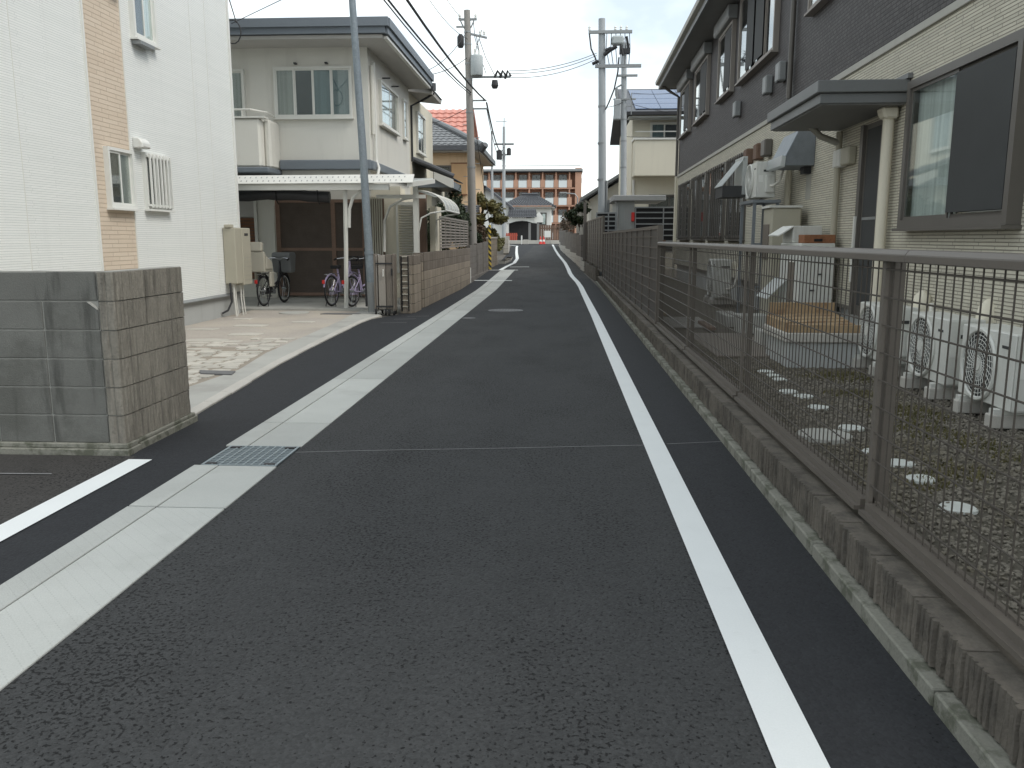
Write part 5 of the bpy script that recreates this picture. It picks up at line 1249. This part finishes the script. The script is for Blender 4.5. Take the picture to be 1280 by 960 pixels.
part('gable_verge', MB().slab((2.42, 34.95, 6.52), (2.5, 34.95, 6.52), (2.5, 39.9, 8.21), (2.42, 39.9, 8.21), .3), 'dark_metal', so)
lr = thing('house', 'low cream house with a dark sloping roof behind the poles', 'house', (3, 47, .4))
part('wall', MB().prism([(1.55, .3), (7.5, .3), (7.5, 3.6), (4.6, 5.3), (1.55, 3.55)], 'y', 45.6, 53), 'cream_stucco', lr)
part('roof', MB().slab((1.05, 45.0, 3.55), (1.05, 53.5, 3.55), (4.6, 53.5, 5.75), (4.6, 45.0, 5.75), .18).slab((8, 45.0, 3.6), (8, 53.5, 3.6), (4.6, 53.5, 5.75), (4.6, 45.0, 5.75), .18), 'tile_dark', lr)
part('bargeboard', MB().prism([(1.0, 3.40), (1.0, 3.56), (4.6, 5.78), (4.6, 5.60)], 'y', 44.93, 44.99), 'grey_metal', lr)
part('downpipe', MB().tube([(1.3, 45.1, 3.45), (1.62, 45.5, 3.2), (1.62, 45.5, .5)], .05, 6), 'alu_white', lr)
window(lr, wall_frame(0, 45.6, '-y'), 2.0, 2.9, 1.6, 2.7, 'bronze', 1, ('room',), .06, .08)

# ------------------------------------------------------------------ apartment block
ab = thing('apartment_block', 'four storey orange brick apartment block with white balcony panels', 'apartment building', (-5, 132, 1))
part('wall', MB().box(-15, 2.9, 131.4, 141, 1, 11.3), 'apt_brick', ab)
part('roof_slab', MB().box(-15.3, 3.3, 129.6, 141.3, 11.3, 11.75), 'dark_metal', ab)
part('roof_edge', MB().box(-15.3, 3.3, 129.5, 129.6, 11.45, 11.75), 'grey_metal', ab)
rail_roof = part('roof_rail', MB().tube([(-15, 130, 12.25), (3, 130, 12.25)], .05, 5), 'grey_metal', ab)
part('stair_tower', MB().box(2.2, 3.15, 129.8, 141, 1, 11.9), 'apt_brick', ab)
for k in range(4): part('tower_band', MB().box(3.15, 3.2, 130, 140.8, 2 + k * 2.6, 2.6 + k * 2.6), 'apt_white', ab)
bays = [-13.8 + k * 2.02 for k in range(8)]
for f in range(4):
    z = 1.2 + f * 2.58
    part('floor_slab', MB().box(-15, 2.3, 129.9, 131.4, z - .1, z + .12), 'apt_brick', ab)
    for x in bays:
        w_ = part('window', MB().box(x - .62, x + .62, 131.3, 131.39, z + .3, z + 2.1), 'grey_metal', ab)
        part('pane', MB().box(x - .55, x + .02, 131.26, 131.3, z + .4, z + 2.0).box(x + .06, x + .55, 131.26, 131.3, z + .4, z + 2.0), 'glass_dark', w_)
        part('balcony_panel', MB().box(x - .62, x + .62, 129.86, 129.94, z + .12, z + 1.15), 'apt_white', ab)
        part('balcony_rail', MB().box(x - .62, x + .62, 129.84, 129.9, z + 1.2, z + 1.27), 'grey_metal', ab)
        part('brick_pier', MB().box(x + .66, x + 1.36, 129.84, 131.4, z + .12, z + 1.25), 'apt_brick', ab)
        part('pillar', MB().box(x + .9, x + 1.12, 129.95, 131.4, z + 1.25, z + 2.5), 'apt_brick', ab)

# ------------------------------------------------------------------ houses at the end of the road
t1 = thing('house', 'white gabled house with dark tile roof at the road end', 'house', (-6.5, 86, 1))
part('wall', MB().prism([(-9.5, 1), (-4.95, 1), (-4.95, 4.6), (-7.2, 6.2), (-9.5, 4.6)], 'y', 82.5, 90), 'white_trim', t1)
part('roof', MB().slab((-4.4, 81.9, 4.35), (-4.4, 90.6, 4.35), (-7.2, 90.6, 6.5), (-7.2, 81.9, 6.5), .22).slab((-10, 81.9, 4.4), (-10, 90.6, 4.4), (-7.2, 90.6, 6.5), (-7.2, 81.9, 6.5), .22), 'tile_dark', t1)
window(t1, wall_frame(0, 82.5, '-y'), -6.3, -5.5, 2.9, 4.0, 'bronze', 1, ('room',), .08, .08)
t2 = thing('house', 'wide white house under a grey hip roof at the road end', 'house', (-3, 95, 1))
part('wall', MB().box(-5.8, -1.0, 91, 99, 1, 4.8), 'white_trim', t2)
hp = MB()
tile_roof(hp, (-6.4, 90.2, 4.85), (-.5, 90.2, 4.85), (-2.6, 94.6, 6.2), (-4.2, 94.6, 6.2), 9, 16, .06)
tile_roof(hp, (-.5, 90.2, 4.85), (-.5, 99.5, 4.85), (-2.6, 95.5, 6.2), (-2.6, 94.6, 6.2), 9, 16, .06)
part('roof', hp, 'tile_dark', t2)
part('ridge', MB().tube([(-4.25, 94.6, 6.3), (-2.5, 94.6, 6.3)], .14, 6), 'tile_dark', t2)
part('eave', MB().box(-6.2, -.6, 90.4, 99, 4.68, 4.8), 'soffit', t2)
for x in (-3.6, -2.4): window(t2, wall_frame(0, 91, '-y'), x, x + .95, 2.9, 4.2, 'bronze', 2, ('room', 'curtain'), .08, .08)
g3 = thing('gatehouse', 'roofed entrance gate with arched lintel across the cross street', 'gate', (-3.6, 82, 1))
gm_ = MB(); tile_roof(gm_, (-5.0, 80.6, 3.45), (-2.2, 80.6, 3.45), (-2.35, 82, 4.3), (-4.9, 82, 4.3), 6, 12, .05); tile_roof(gm_, (-5.0, 83.4, 3.45), (-2.2, 83.4, 3.45), (-2.35, 82, 4.3), (-4.9, 82, 4.3), 6, 12, .05)
part('roof', gm_, 'tile_dark', g3)
part('lintel', MB().prism([(-5, 3.4), (-2.2, 3.4), (-2.2, 2.9), (-2.6, 2.95), (-3.1, 3.1), (-3.6, 3.15), (-4.2, 3.1), (-4.7, 2.95), (-5, 2.85)], 'y', 81.0, 81.2), 'white_trim', g3)
part('gable', MB().prism([(-2.45, 3.0), (-1.6, 3.0), (-1.6, 3.5), (-2.0, 4.0), (-2.45, 3.5)], 'y', 80.95, 81.15), 'white_trim', g3)
for x in (-5.1, -3.0, -2.2): part('pillar', MB().box(x, x + .22, 81.0, 81.25, 1, 2.95), 'soffit_dark' if x > -4 else 'white_trim', g3)
part('back_wall', MB().box(-5, -2.0, 83, 83.1, 1, 3.3), 'dark_metal', g3)
wg = thing('wooden_fence', 'dark brown board fence right of the roofed gate', 'fence', (-1, 81, 1))
for k in range(13): part('board', MB().box(-2.0 + k * .22, -1.81 + k * .22, 81.4, 81.45, 1, 2.75), 'wood_brown', wg)
part('rail', MB().box(-2.0, .9, 81.36, 81.4, 2.4, 2.5).box(-2.0, .9, 81.36, 81.4, 1.3, 1.4), 'wood_brown', wg)
rdf = thing('board_fence', 'low red board fence beside the white gabled house', 'fence', (-4.8, 80.5, 1))
for k in range(8): part('board', MB().box(-5.45 + k * .18, -5.31 + k * .18, 80.5, 80.54, 1.05, 2.0), 'red_fence', rdf)
part('rail', MB().box(-5.5, -4.0, 80.54, 80.58, 1.75, 1.85).box(-5.5, -4.0, 80.54, 80.58, 1.2, 1.3), 'red_fence', rdf)
lk = thing('low_wall', 'pale concrete kerb wall across the end of the road', 'wall', (-2, 79.8, 1))
part('kerb', MB().box(-9, 4, 79.6, 79.95, .95, 1.32), 'concrete_pale', lk, bev=.02)
nb = thing('notice_sign', 'small white notice board on posts by the wooden fence', 'sign', (-1.1, 79.2, 1))
part('board', MB().box(-1.45, -.85, 79.18, 79.21, 1.6, 2.2), 'white_trim', nb)
for x in (-1.38, -.92): part('post', MB().box(x - .03, x + .03, 79.2, 79.25, 1, 2.2), 'grey_metal', nb)
for x, y, l in ((-1.72, 75.6, 'red traffic cone standing in road end beside a second cone'), (-1.45, 76.0, 'red traffic cone right of another near the notice board')):
    c = thing('traffic_cone', l, 'traffic cone', (x, y, 1))
    part('base', MB().box(x - .18, x + .18, y - .18, y + .18, 1.0, 1.03), 'cone_red', c)
    part('cone', MB().lathe((x, y, 1.03), [(.14, 0), (.03, .66)], 14), 'cone_red', c, smooth=True)
    part('band', MB().lathe((x, y, 1.03), [(.112, .2), (.085, .36)], 14), 'white_trim', c)
bp = thing('bollard', 'white road barrier post at the end of the left line', 'bollard', (-3.35, 74.5, 1))
part('post', MB().cyl((-3.35, 74.5, .98), (-3.35, 74.5, 1.75), .06, n=10), 'white_trim', bp)
part('box', MB().box(-3.2, -2.75, 74.4, 74.7, .98, 1.4), 'concrete_pale', bp)

# ------------------------------------------------------------------ utility poles and cables
def insul(mb, p, r=.05, h=.16):
    mb.lathe((p[0], p[1], p[2]), [(r * .5, 0), (r, .02), (r * .6, h * .35), (r, h * .5), (r * .5, h)], 8)
u1 = thing('utility_pole', 'weathered concrete utility pole with transformer beside the orange house', 'utility pole', (-3.2, 31, .1))
part('shaft', MB().tube([(-3.17, 31, 0), (-3.22, 31, 4.5), (-3.32, 31, 9.35)], .165, 14, r1=.11), 'concrete_pole', u1, smooth=True)
part('top_arm', MB().box(-3.62, -2.98, 30.95, 31.05, 9.02, 9.08).tube([(-3.55, 31, 9.0), (-3.45, 31, 8.8), (-3.32, 31, 8.65)], .025, 5).tube([(-3.08, 31, 9.0), (-3.18, 31, 8.8), (-3.3, 31, 8.65)], .025, 5), 'grey_metal', u1)
im = MB()
for p in ((-3.58, 31, 9.08), (-3.02, 31, 9.08), (-2.72, 31, 8.52), (-2.86, 31, 8.52)): insul(im, p)
part('insulators', im, 'white_trim', u1)
part('arm', MB().slab((-3.3, 30.95, 8.62), (-3.3, 31.05, 8.62), (-2.62, 31.05, 8.46), (-2.62, 30.95, 8.46), .06), 'grey_metal', u1)
part('arm', MB().box(-3.3, -1.82, 30.92, 31.02, 7.08, 7.15), 'grey_metal', u1)
part('arm', MB().box(-3.25, -2.65, 30.95, 31.03, 6.30, 6.35).box(-3.25, -2.62, 30.95, 31.03, 6.02, 6.07), 'grey_metal', u1)
part('arm', MB().box(-3.7, -3.25, 30.95, 31.03, 8.78, 8.83), 'grey_metal', u1)
tfm = part('transformer', MB().lathe((-2.98, 30.9, 7.15), [(.20, 0), (.22, .04), (.22, .62), (.19, .68), (.08, .70)], 16), 'transformer', u1, smooth=True)
part('bushing', MB().cyl((-3.05, 30.9, 7.85), (-3.05, 30.9, 8.05), .035, n=8).cyl((-2.9, 30.9, 7.85), (-2.9, 30.9, 8.0), .035, n=8), 'white_trim', tfm)
part('cutout_switch', MB().lathe((-3.55, 30.95, 8.1), [(.08, 0), (.12, .08), (.12, .36), (.06, .45)], 10), 'dark_metal', u1, smooth=True)
hw = MB()
for k in range(3): hw.tube([(-2.35 + k * .18, 30.95, 7.1 - .03 * k), (-2.25 + k * .18, 30.9, 7.3), (-2.1 + k * .16, 30.95, 7.12)], .05, 6)
hw.lathe((-2.35, 30.95, 6.72), [(.09, 0), (.13, .1), (.10, .28)], 10)
part('switchgear', hw, 'dark_metal', u1)
jb = MB()
for k, (z0, z1, x) in enumerate(((9.0, 7.9, -2.9), (8.5, 7.2, -2.65), (8.4, 7.15, -2.35), (8.7, 7.6, -3.08))):
    jb.tube([(-3.1 + .1 * k, 31, z0), ((-3.1 + .1 * k + x) / 2 - .05, 31, (z0 + z1) / 2), (x, 30.95, z1)], .012, 5)
part('jumper_wires', jb, 'cable', u1)
for z in (1.9, 2.35, 2.8, 3.25, 3.7, 4.15, 4.6, 5.05, 5.5): part('step_bolt', MB().cyl((-3.2 + (.14 if int(z * 20) % 2 else -.14), 31, z), (-3.2 + (.3 if int(z * 20) % 2 else -.3), 31, z), .012, n=5), 'grey_metal', u1)
for z in (4.0, 5.9, 7.0, 7.55, 8.2, 8.6): part('band', MB().lathe((-3.215 - (z - 4) * .02, 31, z), [(.155 - (z - 4) * .007, 0), (.155 - (z - 4) * .007, .05)], 14), 'grey_metal', u1)

u2 = thing('utility_pole', 'thicker pale grey concrete pole carrying crossarms on the right', 'utility pole', (1.52, 32, .1))
part('shaft', MB().tube([(1.58, 32, 0), (1.53, 32, 4), (1.42, 32, 9.25)], .165, 16, r1=.12), 'grey_pole', u2, smooth=True)
part('crossarm', MB().box(.95, 2.5, 31.82, 31.92, 8.72, 8.82).box(1.2, 2.85, 31.82, 31.92, 7.55, 7.66), 'grey_metal', u2)
for z in (1.9, 3.6, 4.9, 6.2): part('band', MB().lathe((1.55 - z * .012, 32, z), [(.172 - z * .005, 0), (.172 - z * .005, .07)], 16), 'grey_metal', u2)
for x in (.98, 1.9, 2.1, 2.3): part('insulator', MB().lathe((x, 31.87, 8.82), [(.03, 0), (.05, .03), (.03, .08), (.05, .1), (.02, .16)], 8), 'white_trim', u2)
part('cable_drop', MB().tube([(.98, 31.85, 8.7), (1.05, 31.85, 8.2), (1.2, 31.85, 7.9), (1.3, 31.85, 7.6)], .03, 6).tube([(2.05, 31.85, 7.9), (2.02, 31.85, 7.4), (1.9, 31.85, 6.8), (1.72, 31.85, 6.35), (1.6, 31.85, 6.1)], .03, 6), 'cable', u2, smooth=True)
part('conduit', MB().tube([(1.72, 31.9, .5), (1.70, 31.9, 3.6)], .04, 8).tube([(1.78, 31.95, .5), (1.77, 31.95, 2.9)], .05, 8), 'grey_metal', u2)
st = part('load_switch', MB().box(1.78, 2.20, 31.7, 32.05, 8.32, 8.62), 'transformer', u2, bev=.05)
part('switch_fins', MB().box(1.76, 2.22, 31.75, 32.0, 8.40, 8.43).box(1.76, 2.22, 31.75, 32.0, 8.5, 8.53), 'grey_metal', st)
sw = MB()
sw.tube([(1.5, 31.75, 7.95), (1.72, 31.72, 8.12), (1.95, 31.72, 8.25)], .07, 6); sw.tube([(1.55, 31.75, 8.1), (1.75, 31.72, 8.18)], .07, 6); sw.tube([(2.3, 31.8, 8.6), (2.38, 31.85, 8.2)], .05, 6); sw.tube([(2.12, 31.8, 8.2), (2.2, 31.8, 7.95)], .05, 6)
sw.tube([(1.1, 31.85, 7.68), (1.32, 31.85, 7.78)], .06, 6)
part('cable_heads', sw, 'dark_metal', u2)
jb = MB()
for k in range(6): jb.tube([(1.6 + k * .16, 31.8, 8.7), (1.58 + k * .17, 31.75, 8.2), (1.7 + k * .14, 31.8, 7.66)], .014, 5)
part('jumper_wires', jb, 'cable', u2)
u3 = thing('utility_pole', 'slimmer pale grey pole with meter box beside the cream house', 'utility pole', (2.45, 34, .1))
part('shaft', MB().tube([(2.52, 34, 0), (2.46, 34, 4), (2.37, 34, 8.85)], .14, 14, r1=.10), 'grey_pole', u3, smooth=True)
part('arm', MB().box(2.1, 2.9, 33.85, 33.93, 7.6, 7.68).box(2.0, 2.85, 33.85, 33.93, 6.75, 6.8), 'grey_metal', u3)
part('bracket_rack', MB().box(2.68, 2.71, 33.85, 33.9, 6.2, 7.0).box(2.5, 2.7, 33.86, 33.89, 6.5, 6.53), 'grey_metal', u3)
part('meter_box', MB().box(2.02, 2.28, 33.7, 33.95, 6.0, 6.75), 'grey_pole', u3, bev=.03)
part('box_pipe', MB().tube([(2.12, 33.8, 6.75), (2.12, 33.8, 7.2), (2.3, 33.85, 7.3)], .04, 6), 'grey_metal', u3)
part('head_gear', MB().box(2.2, 2.6, 33.8, 34.1, 8.45, 8.62).cyl((2.25, 33.9, 8.6), (2.25, 33.9, 8.85), .06).cyl((2.52, 33.9, 8.6), (2.52, 33.9, 8.8), .05), 'dark_metal', u3)
for z in (4.2, 5.2, 6.0): part('band', MB().lathe((2.52 - z * .017, 34, z), [(.147 - z * .005, 0), (.147 - z * .005, .06)], 14), 'grey_metal', u3)
u4 = thing('utility_pole', 'distant utility pole with crossarm and transformers at the road end', 'utility pole', (-4.75, 72, .9))
part('shaft', MB().tube([(-4.75, 72, .9), (-4.72, 72, 10.6)], .17, 10, r1=.11), 'grey_pole', u4, smooth=True)
part('crossarm', MB().box(-5.5, -3.9, 71.9, 72.0, 9.15, 9.27).box(-5.2, -4.2, 71.9, 72.0, 8.3, 8.4), 'dark_metal', u4)
part('transformer', MB().lathe((-5.1, 71.8, 7.95), [(.24, 0), (.24, .7), (.1, .8)], 10), 'dark_metal', u4)
part('transformer', MB().lathe((-4.3, 71.8, 8.3), [(.18, 0), (.18, .5), (.08, .6)], 10), 'dark_metal', u4)
part('antenna', MB().cyl((-4.72, 72, 10.6), (-4.7, 72, 11.3), .03, n=5).box(-5.4, -4.5, 71.98, 72.02, 11.0, 11.04), 'grey_metal', u4)
u5 = thing('utility_pole', 'thin distant grey pole left of the transformer pole', 'utility pole', (-4.75, 60, .7))
part('shaft', MB().tube([(-4.75, 60, .7), (-4.78, 60, 8.6)], .13, 10, r1=.06), 'grey_pole', u5, smooth=True)
part('cap', MB().cyl((-4.78, 60, 8.6), (-4.78, 60, 8.8), .07, n=8), 'grey_metal', u5)

def cable(label, p0, p1, sag, r=.012, cat='cable', n=18):
    a, b = Vector(p0), Vector(p1); pts = []
    for k in range(n + 1):
        t = k / n; p = a + (b - a) * t; p.z -= sag * 4 * t * (1 - t); pts.append(p)
    return solo('overhead_cable', MB().tube(pts, r, 6), 'cable', label, cat, tuple(a), 'overhead cables', smooth=True)
cable('thick upper telephone cable running along the left roadside', (-2.72, 31, 6.35), (-2.95, -8, 6.9), .85, .028)
cable('twisted lower telephone cable running along the left roadside', (-3.2, 31, 6.6), (-3.25, -8, 6.6), .80, .022)
cable('second strand twisted with the lower telephone cable', (-3.2, 31, 6.52), (-3.21, -8, 6.53), .84, .014)
cable('thin power line above the telephone cables on the left', (-3.58, 31, 9.15), (-3.2, -8, 9.4), 1.3, .009)
cable('thin power line from transformer pole towards the cream house roof', (-3.3, 31, 8.4), (-4.0, 19, 8.6), .5, .009)
cable('service drop wire from the concrete pole to the cream house eave', (-3.3, 31, 8.7), (-4.2, 26.4, 6.45), .25, .010)
cable('lower service drop wire from the concrete pole to tiled house', (-3.3, 31, 7.8), (-4.4, 27.2, 6.5), .15, .012)
cable('telephone drop wire from concrete pole across the red roof', (-3.3, 31, 6.1), (-7.5, 36, 6.3), .4, .010)
cable('dark cable continuing from concrete pole to the distant pole', (-2.65, 31, 6.25), (-4.72, 72, 9.0), .9, .03)
cable('thin cable under the dark one towards the distant pole', (-2.65, 31, 6.05), (-4.72, 72, 8.2), .9, .014)
cable('upper of three wires crossing the road between the poles', (-1.85, 31, 7.32), (1.25, 31.9, 8.06), .16, .011)
cable('middle of three wires crossing the road between the poles', (-1.85, 31, 7.24), (1.25, 31.9, 7.98), .18, .011)
cable('lowest of three wires crossing the road between the poles', (-1.85, 31, 7.1), (1.25, 31.9, 7.86), .2, .011)
cable('thin wire from slim grey pole to the solar house gable', (2.7, 33.9, 7.0), (6.0, 36, 7.6), .15, .010)
cable('thin wire from slim grey pole below the rack to solar house', (2.7, 33.9, 6.6), (5.8, 36, 6.5), .12, .010)
cable('thin wire linking the two pale grey poles', (1.55, 32, 6.2), (2.4, 34, 6.7), .05, .012)
cable('service wire from slim pole across the cream balcony', (2.45, 34, 5.4), (6.0, 35.2, 5.55), .05, .010)
sl = thing('street_lamp', 'small street lamp on an arm near the far right roof', 'street lamp', (1.05, 60, .7))
part('pole', MB().tube([(1.2, 60, .7), (1.2, 60, 4.3), (1.0, 60, 4.55), (.4, 60, 4.6)], .05, 6), 'grey_metal', sl)
part('lamp', MB().box(-.05, .45, 59.9, 60.1, 4.55, 4.68), 'grey_metal', sl, bev=.03)

# ------------------------------------------------------------------ bicycles
def bicycle(label, loc, heading, frame_mat, basket, seat_mat='black', child=False, cover=None):
    """x = forward, rear axle at x=0"""
    t = thing('bicycle', label, 'bicycle', (loc[0], loc[1], loc[2]), heading)
    fm = frame_mx(loc, heading); b = lambda: MB(fm); R0 = .33
    for nm, x in (('rear_wheel', 0.), ('front_wheel', 1.08)):
        circ = lambda r, n=30: [(x + r * math.cos(a), 0, R0 + r * math.sin(a)) for a in [2 * math.pi * k / n for k in range(n)]]
        w = part(nm, b().tube(circ(R0 - .018), .020, 8, True), 'rubber', t, smooth=True)
        part('rim', b().tube(circ(R0 - .045), .012, 6, True), 'chrome', w, smooth=True)
        sp_ = b()
        for k in range(18):
            a = 2 * math.pi * k / 18; sp_.tube([(x, .02 * (-1) ** k, R0), (x + (R0 - .05) * math.cos(a), 0, R0 + (R0 - .05) * math.sin(a))], .0022, 3)
        part('spokes', sp_, 'chrome', w, kind='stuff')
        part('hub', b().cyl((x, -.05, R0), (x, .05, R0), .025, n=10), 'grey_metal', w)
        part('mudguard', b().tube([(x + (R0 + .03) * math.cos(a), 0, R0 + (R0 + .03) * math.sin(a)) for a in [(rad(-5) if x == 0 else rad(20)) + k * rad(13) for k in range(14 if x == 0 else 10)]], .018, 5), frame_mat, t)
    f = b()
    f.tube([(.92, 0, .88), (.80, 0, .58), (.62, 0, .36), (.45, 0, .29)], .022, 8)     # low step-through tube
    f.tube([(.94, 0, .80), (.74, 0, .50), (.48, 0, .42)], .016, 8)
    f.tube([(.45, 0, .29), (.36, 0, .58), (.30, 0, .80)], .020, 8)
    for s in (-.05, .05):
        f.tube([(.45, s * .5, .29), (0, s, R0)], .012, 6); f.tube([(.34, s * .4, .62), (0, s, R0)], .011, 6)
        f.tube([(.935, s * .4, .72), (1.0, s, .5), (1.08, s, R0)], .013, 6)
    f.tube([(.93, 0, .70), (.90, 0, .95)], .022, 8)
    part('frame', f, frame_mat, t, smooth=True)
    part('handlebar', b().tube([(.72, -.27, .98), (.80, -.26, 1.0), (.88, -.12, 1.02), (.90, 0, .98), (.88, .12, 1.02), (.80, .26, 1.0), (.72, .27, .98)], .012, 6), 'chrome', t, smooth=True)
    for s in (-.27, .27): part('grip', b().tube([(.70, s, .975), (.79, s, 1.0)], .018, 8), 'black', t)
    sd_ = part('saddle', b().prism([(.16, -.10), (.20, -.11), (.30, -.06), (.46, -.022), (.46, .022), (.30, .06), (.20, .11), (.16, .10)], 'z', .80, .87), seat_mat, t, bev=.02, seg=2)
    part('seat_post', b().cyl((.31, 0, .76), (.30, 0, .81), .014), 'chrome', sd_)
    part('crank', b().cyl((.45, -.06, .29), (.45, .06, .29), .05, n=14).tube([(.45, .07, .29), (.56, .09, .18)], .012, 5).tube([(.45, -.07, .29), (.34, -.09, .40)], .012, 5), 'grey_metal', t)
    part('chain_cover', b().box(.0, .52, .045, .06, .24, .38), frame_mat, t, bev=.01)
    for s in (-1, 1): part('pedal', b().box(.51 if s > 0 else .29, .61 if s > 0 else .39, s * .09, s * .17, (.17 if s > 0 else .39), (.19 if s > 0 else .41)), 'black', t)
    part('rear_rack', b().tube([(.28, -.06, .70), (-.20, -.06, .69), (-.24, 0, .69), (-.20, .06, .69), (.28, .06, .70)], .008, 5).tube([(-.1, -.06, .69), (0, -.055, R0)], .006, 5).tube([(-.1, .06, .69), (0, .055, R0)], .006, 5).tube([(.05, -.06, .69), (.05, .06, .69)], .006, 5), 'chrome', t)
    part('reflector', b().box(-.375, -.345, -.03, .03, .50, .58), 'red', t, bev=.006)
    part('stand', b().tube([(0, .07, R0), (-.06, .12, .0), (-.06, -.12, .0), (0, -.07, R0)], .011, 5), 'dark_metal', t)
    if basket:
        bk_ = b(); x0, x1, z0, z1 = .98, 1.30, .78, 1.04
        if basket == 'wire':
            for z, e in ((z0, .03), (z0 + .09, .02), (z0 + .17, .01), (z1, 0)):
                bk_.tube([(x0 + e, -.19 + e, z), (x1 - e, -.19 + e, z), (x1 - e, .19 - e, z), (x0 + e, .19 - e, z)], .005 if z < z1 else .009, 4, True)
            for k in range(9):
                u = -.18 + k * .045; bk_.tube([(x1, u, z1), (x1 - .03, u * .85, z0), (x0 + .03, u * .85, z0), (x0, u, z1)], .004, 4)
            for k in range(1, 7):
                u = x0 + k * .045; bk_.tube([(u, -.19, z1), (u, -.16, z0), (u, .16, z0), (u, .19, z1)], .004, 4)
            part('basket', bk_, 'dark_metal', t)
        else:
            bk_.prism([(x0 + .04, z0 - .1), (x1 - .04, z0 - .1), (x1 + .04, z1 + .02), (x1 + .02, z1 + .10), (x0 - .02, z1 + .10), (x0 - .04, z1 + .02)], 'y', -.22, .22)
            part('basket', bk_, 'canopy_metal', t, bev=.05, seg=2, label='black fabric covered front basket')
    if cover:
        part('basket_cover', b().add([(.95, -.21, 1.04), (1.15, -.23, 1.07), (1.33, -.2, 1.03), (1.34, .0, 1.06), (1.32, .21, 1.02), (1.14, .22, 1.06), (.95, .2, 1.05), (.94, 0, 1.07), (1.14, 0, 1.10)],
             [(0, 1, 8, 7), (1, 2, 3, 8), (7, 8, 5, 6), (8, 3, 4, 5)]), cover, t, label='white cloth lying over the basket')
    if child:
        cs_ = part('child_seat', b().prism([(-.26, .74), (.14, .74), (.16, .80), (.02, .84), (-.16, .84), (-.20, 1.16), (-.28, 1.18)], 'y', -.17, .17), 'beige_plastic', t, bev=.025, seg=2)
        for s in (-.185, .185): part('side_guard', b().prism([(-.24, .80), (.10, .80), (.06, .95), (-.22, 1.1)], 'y', s - .012, s + .012), 'beige_plastic', cs_, bev=.01)
        part('headrest', b().prism([(-.30, 1.18), (-.20, 1.17), (-.18, 1.36), (-.28, 1.38)], 'y', -.13, .13), 'beige_plastic', cs_, bev=.03, seg=2)
        for s in (-.1, .1): part('foot_guard', b().box(-.02, .16, s * 1.6 - .03, s * 1.6 + .03, .42, .74), 'beige_plastic', cs_, bev=.02)
    return t
bicycle('purple bicycle with red rear reflector under the carport', (-4.92, 18.0, .05), rad(78), 'purple', 'wire')
bicycle('purple bicycle with white cloth over its front basket', (-4.45, 17.9, .05), rad(74), 'purple', 'wire', cover='white_cloth')
bicycle('black bicycle with covered basket and beige child seat', (-6.40, 17.95, .05), rad(85), 'dark_metal', 'cover', child=True)
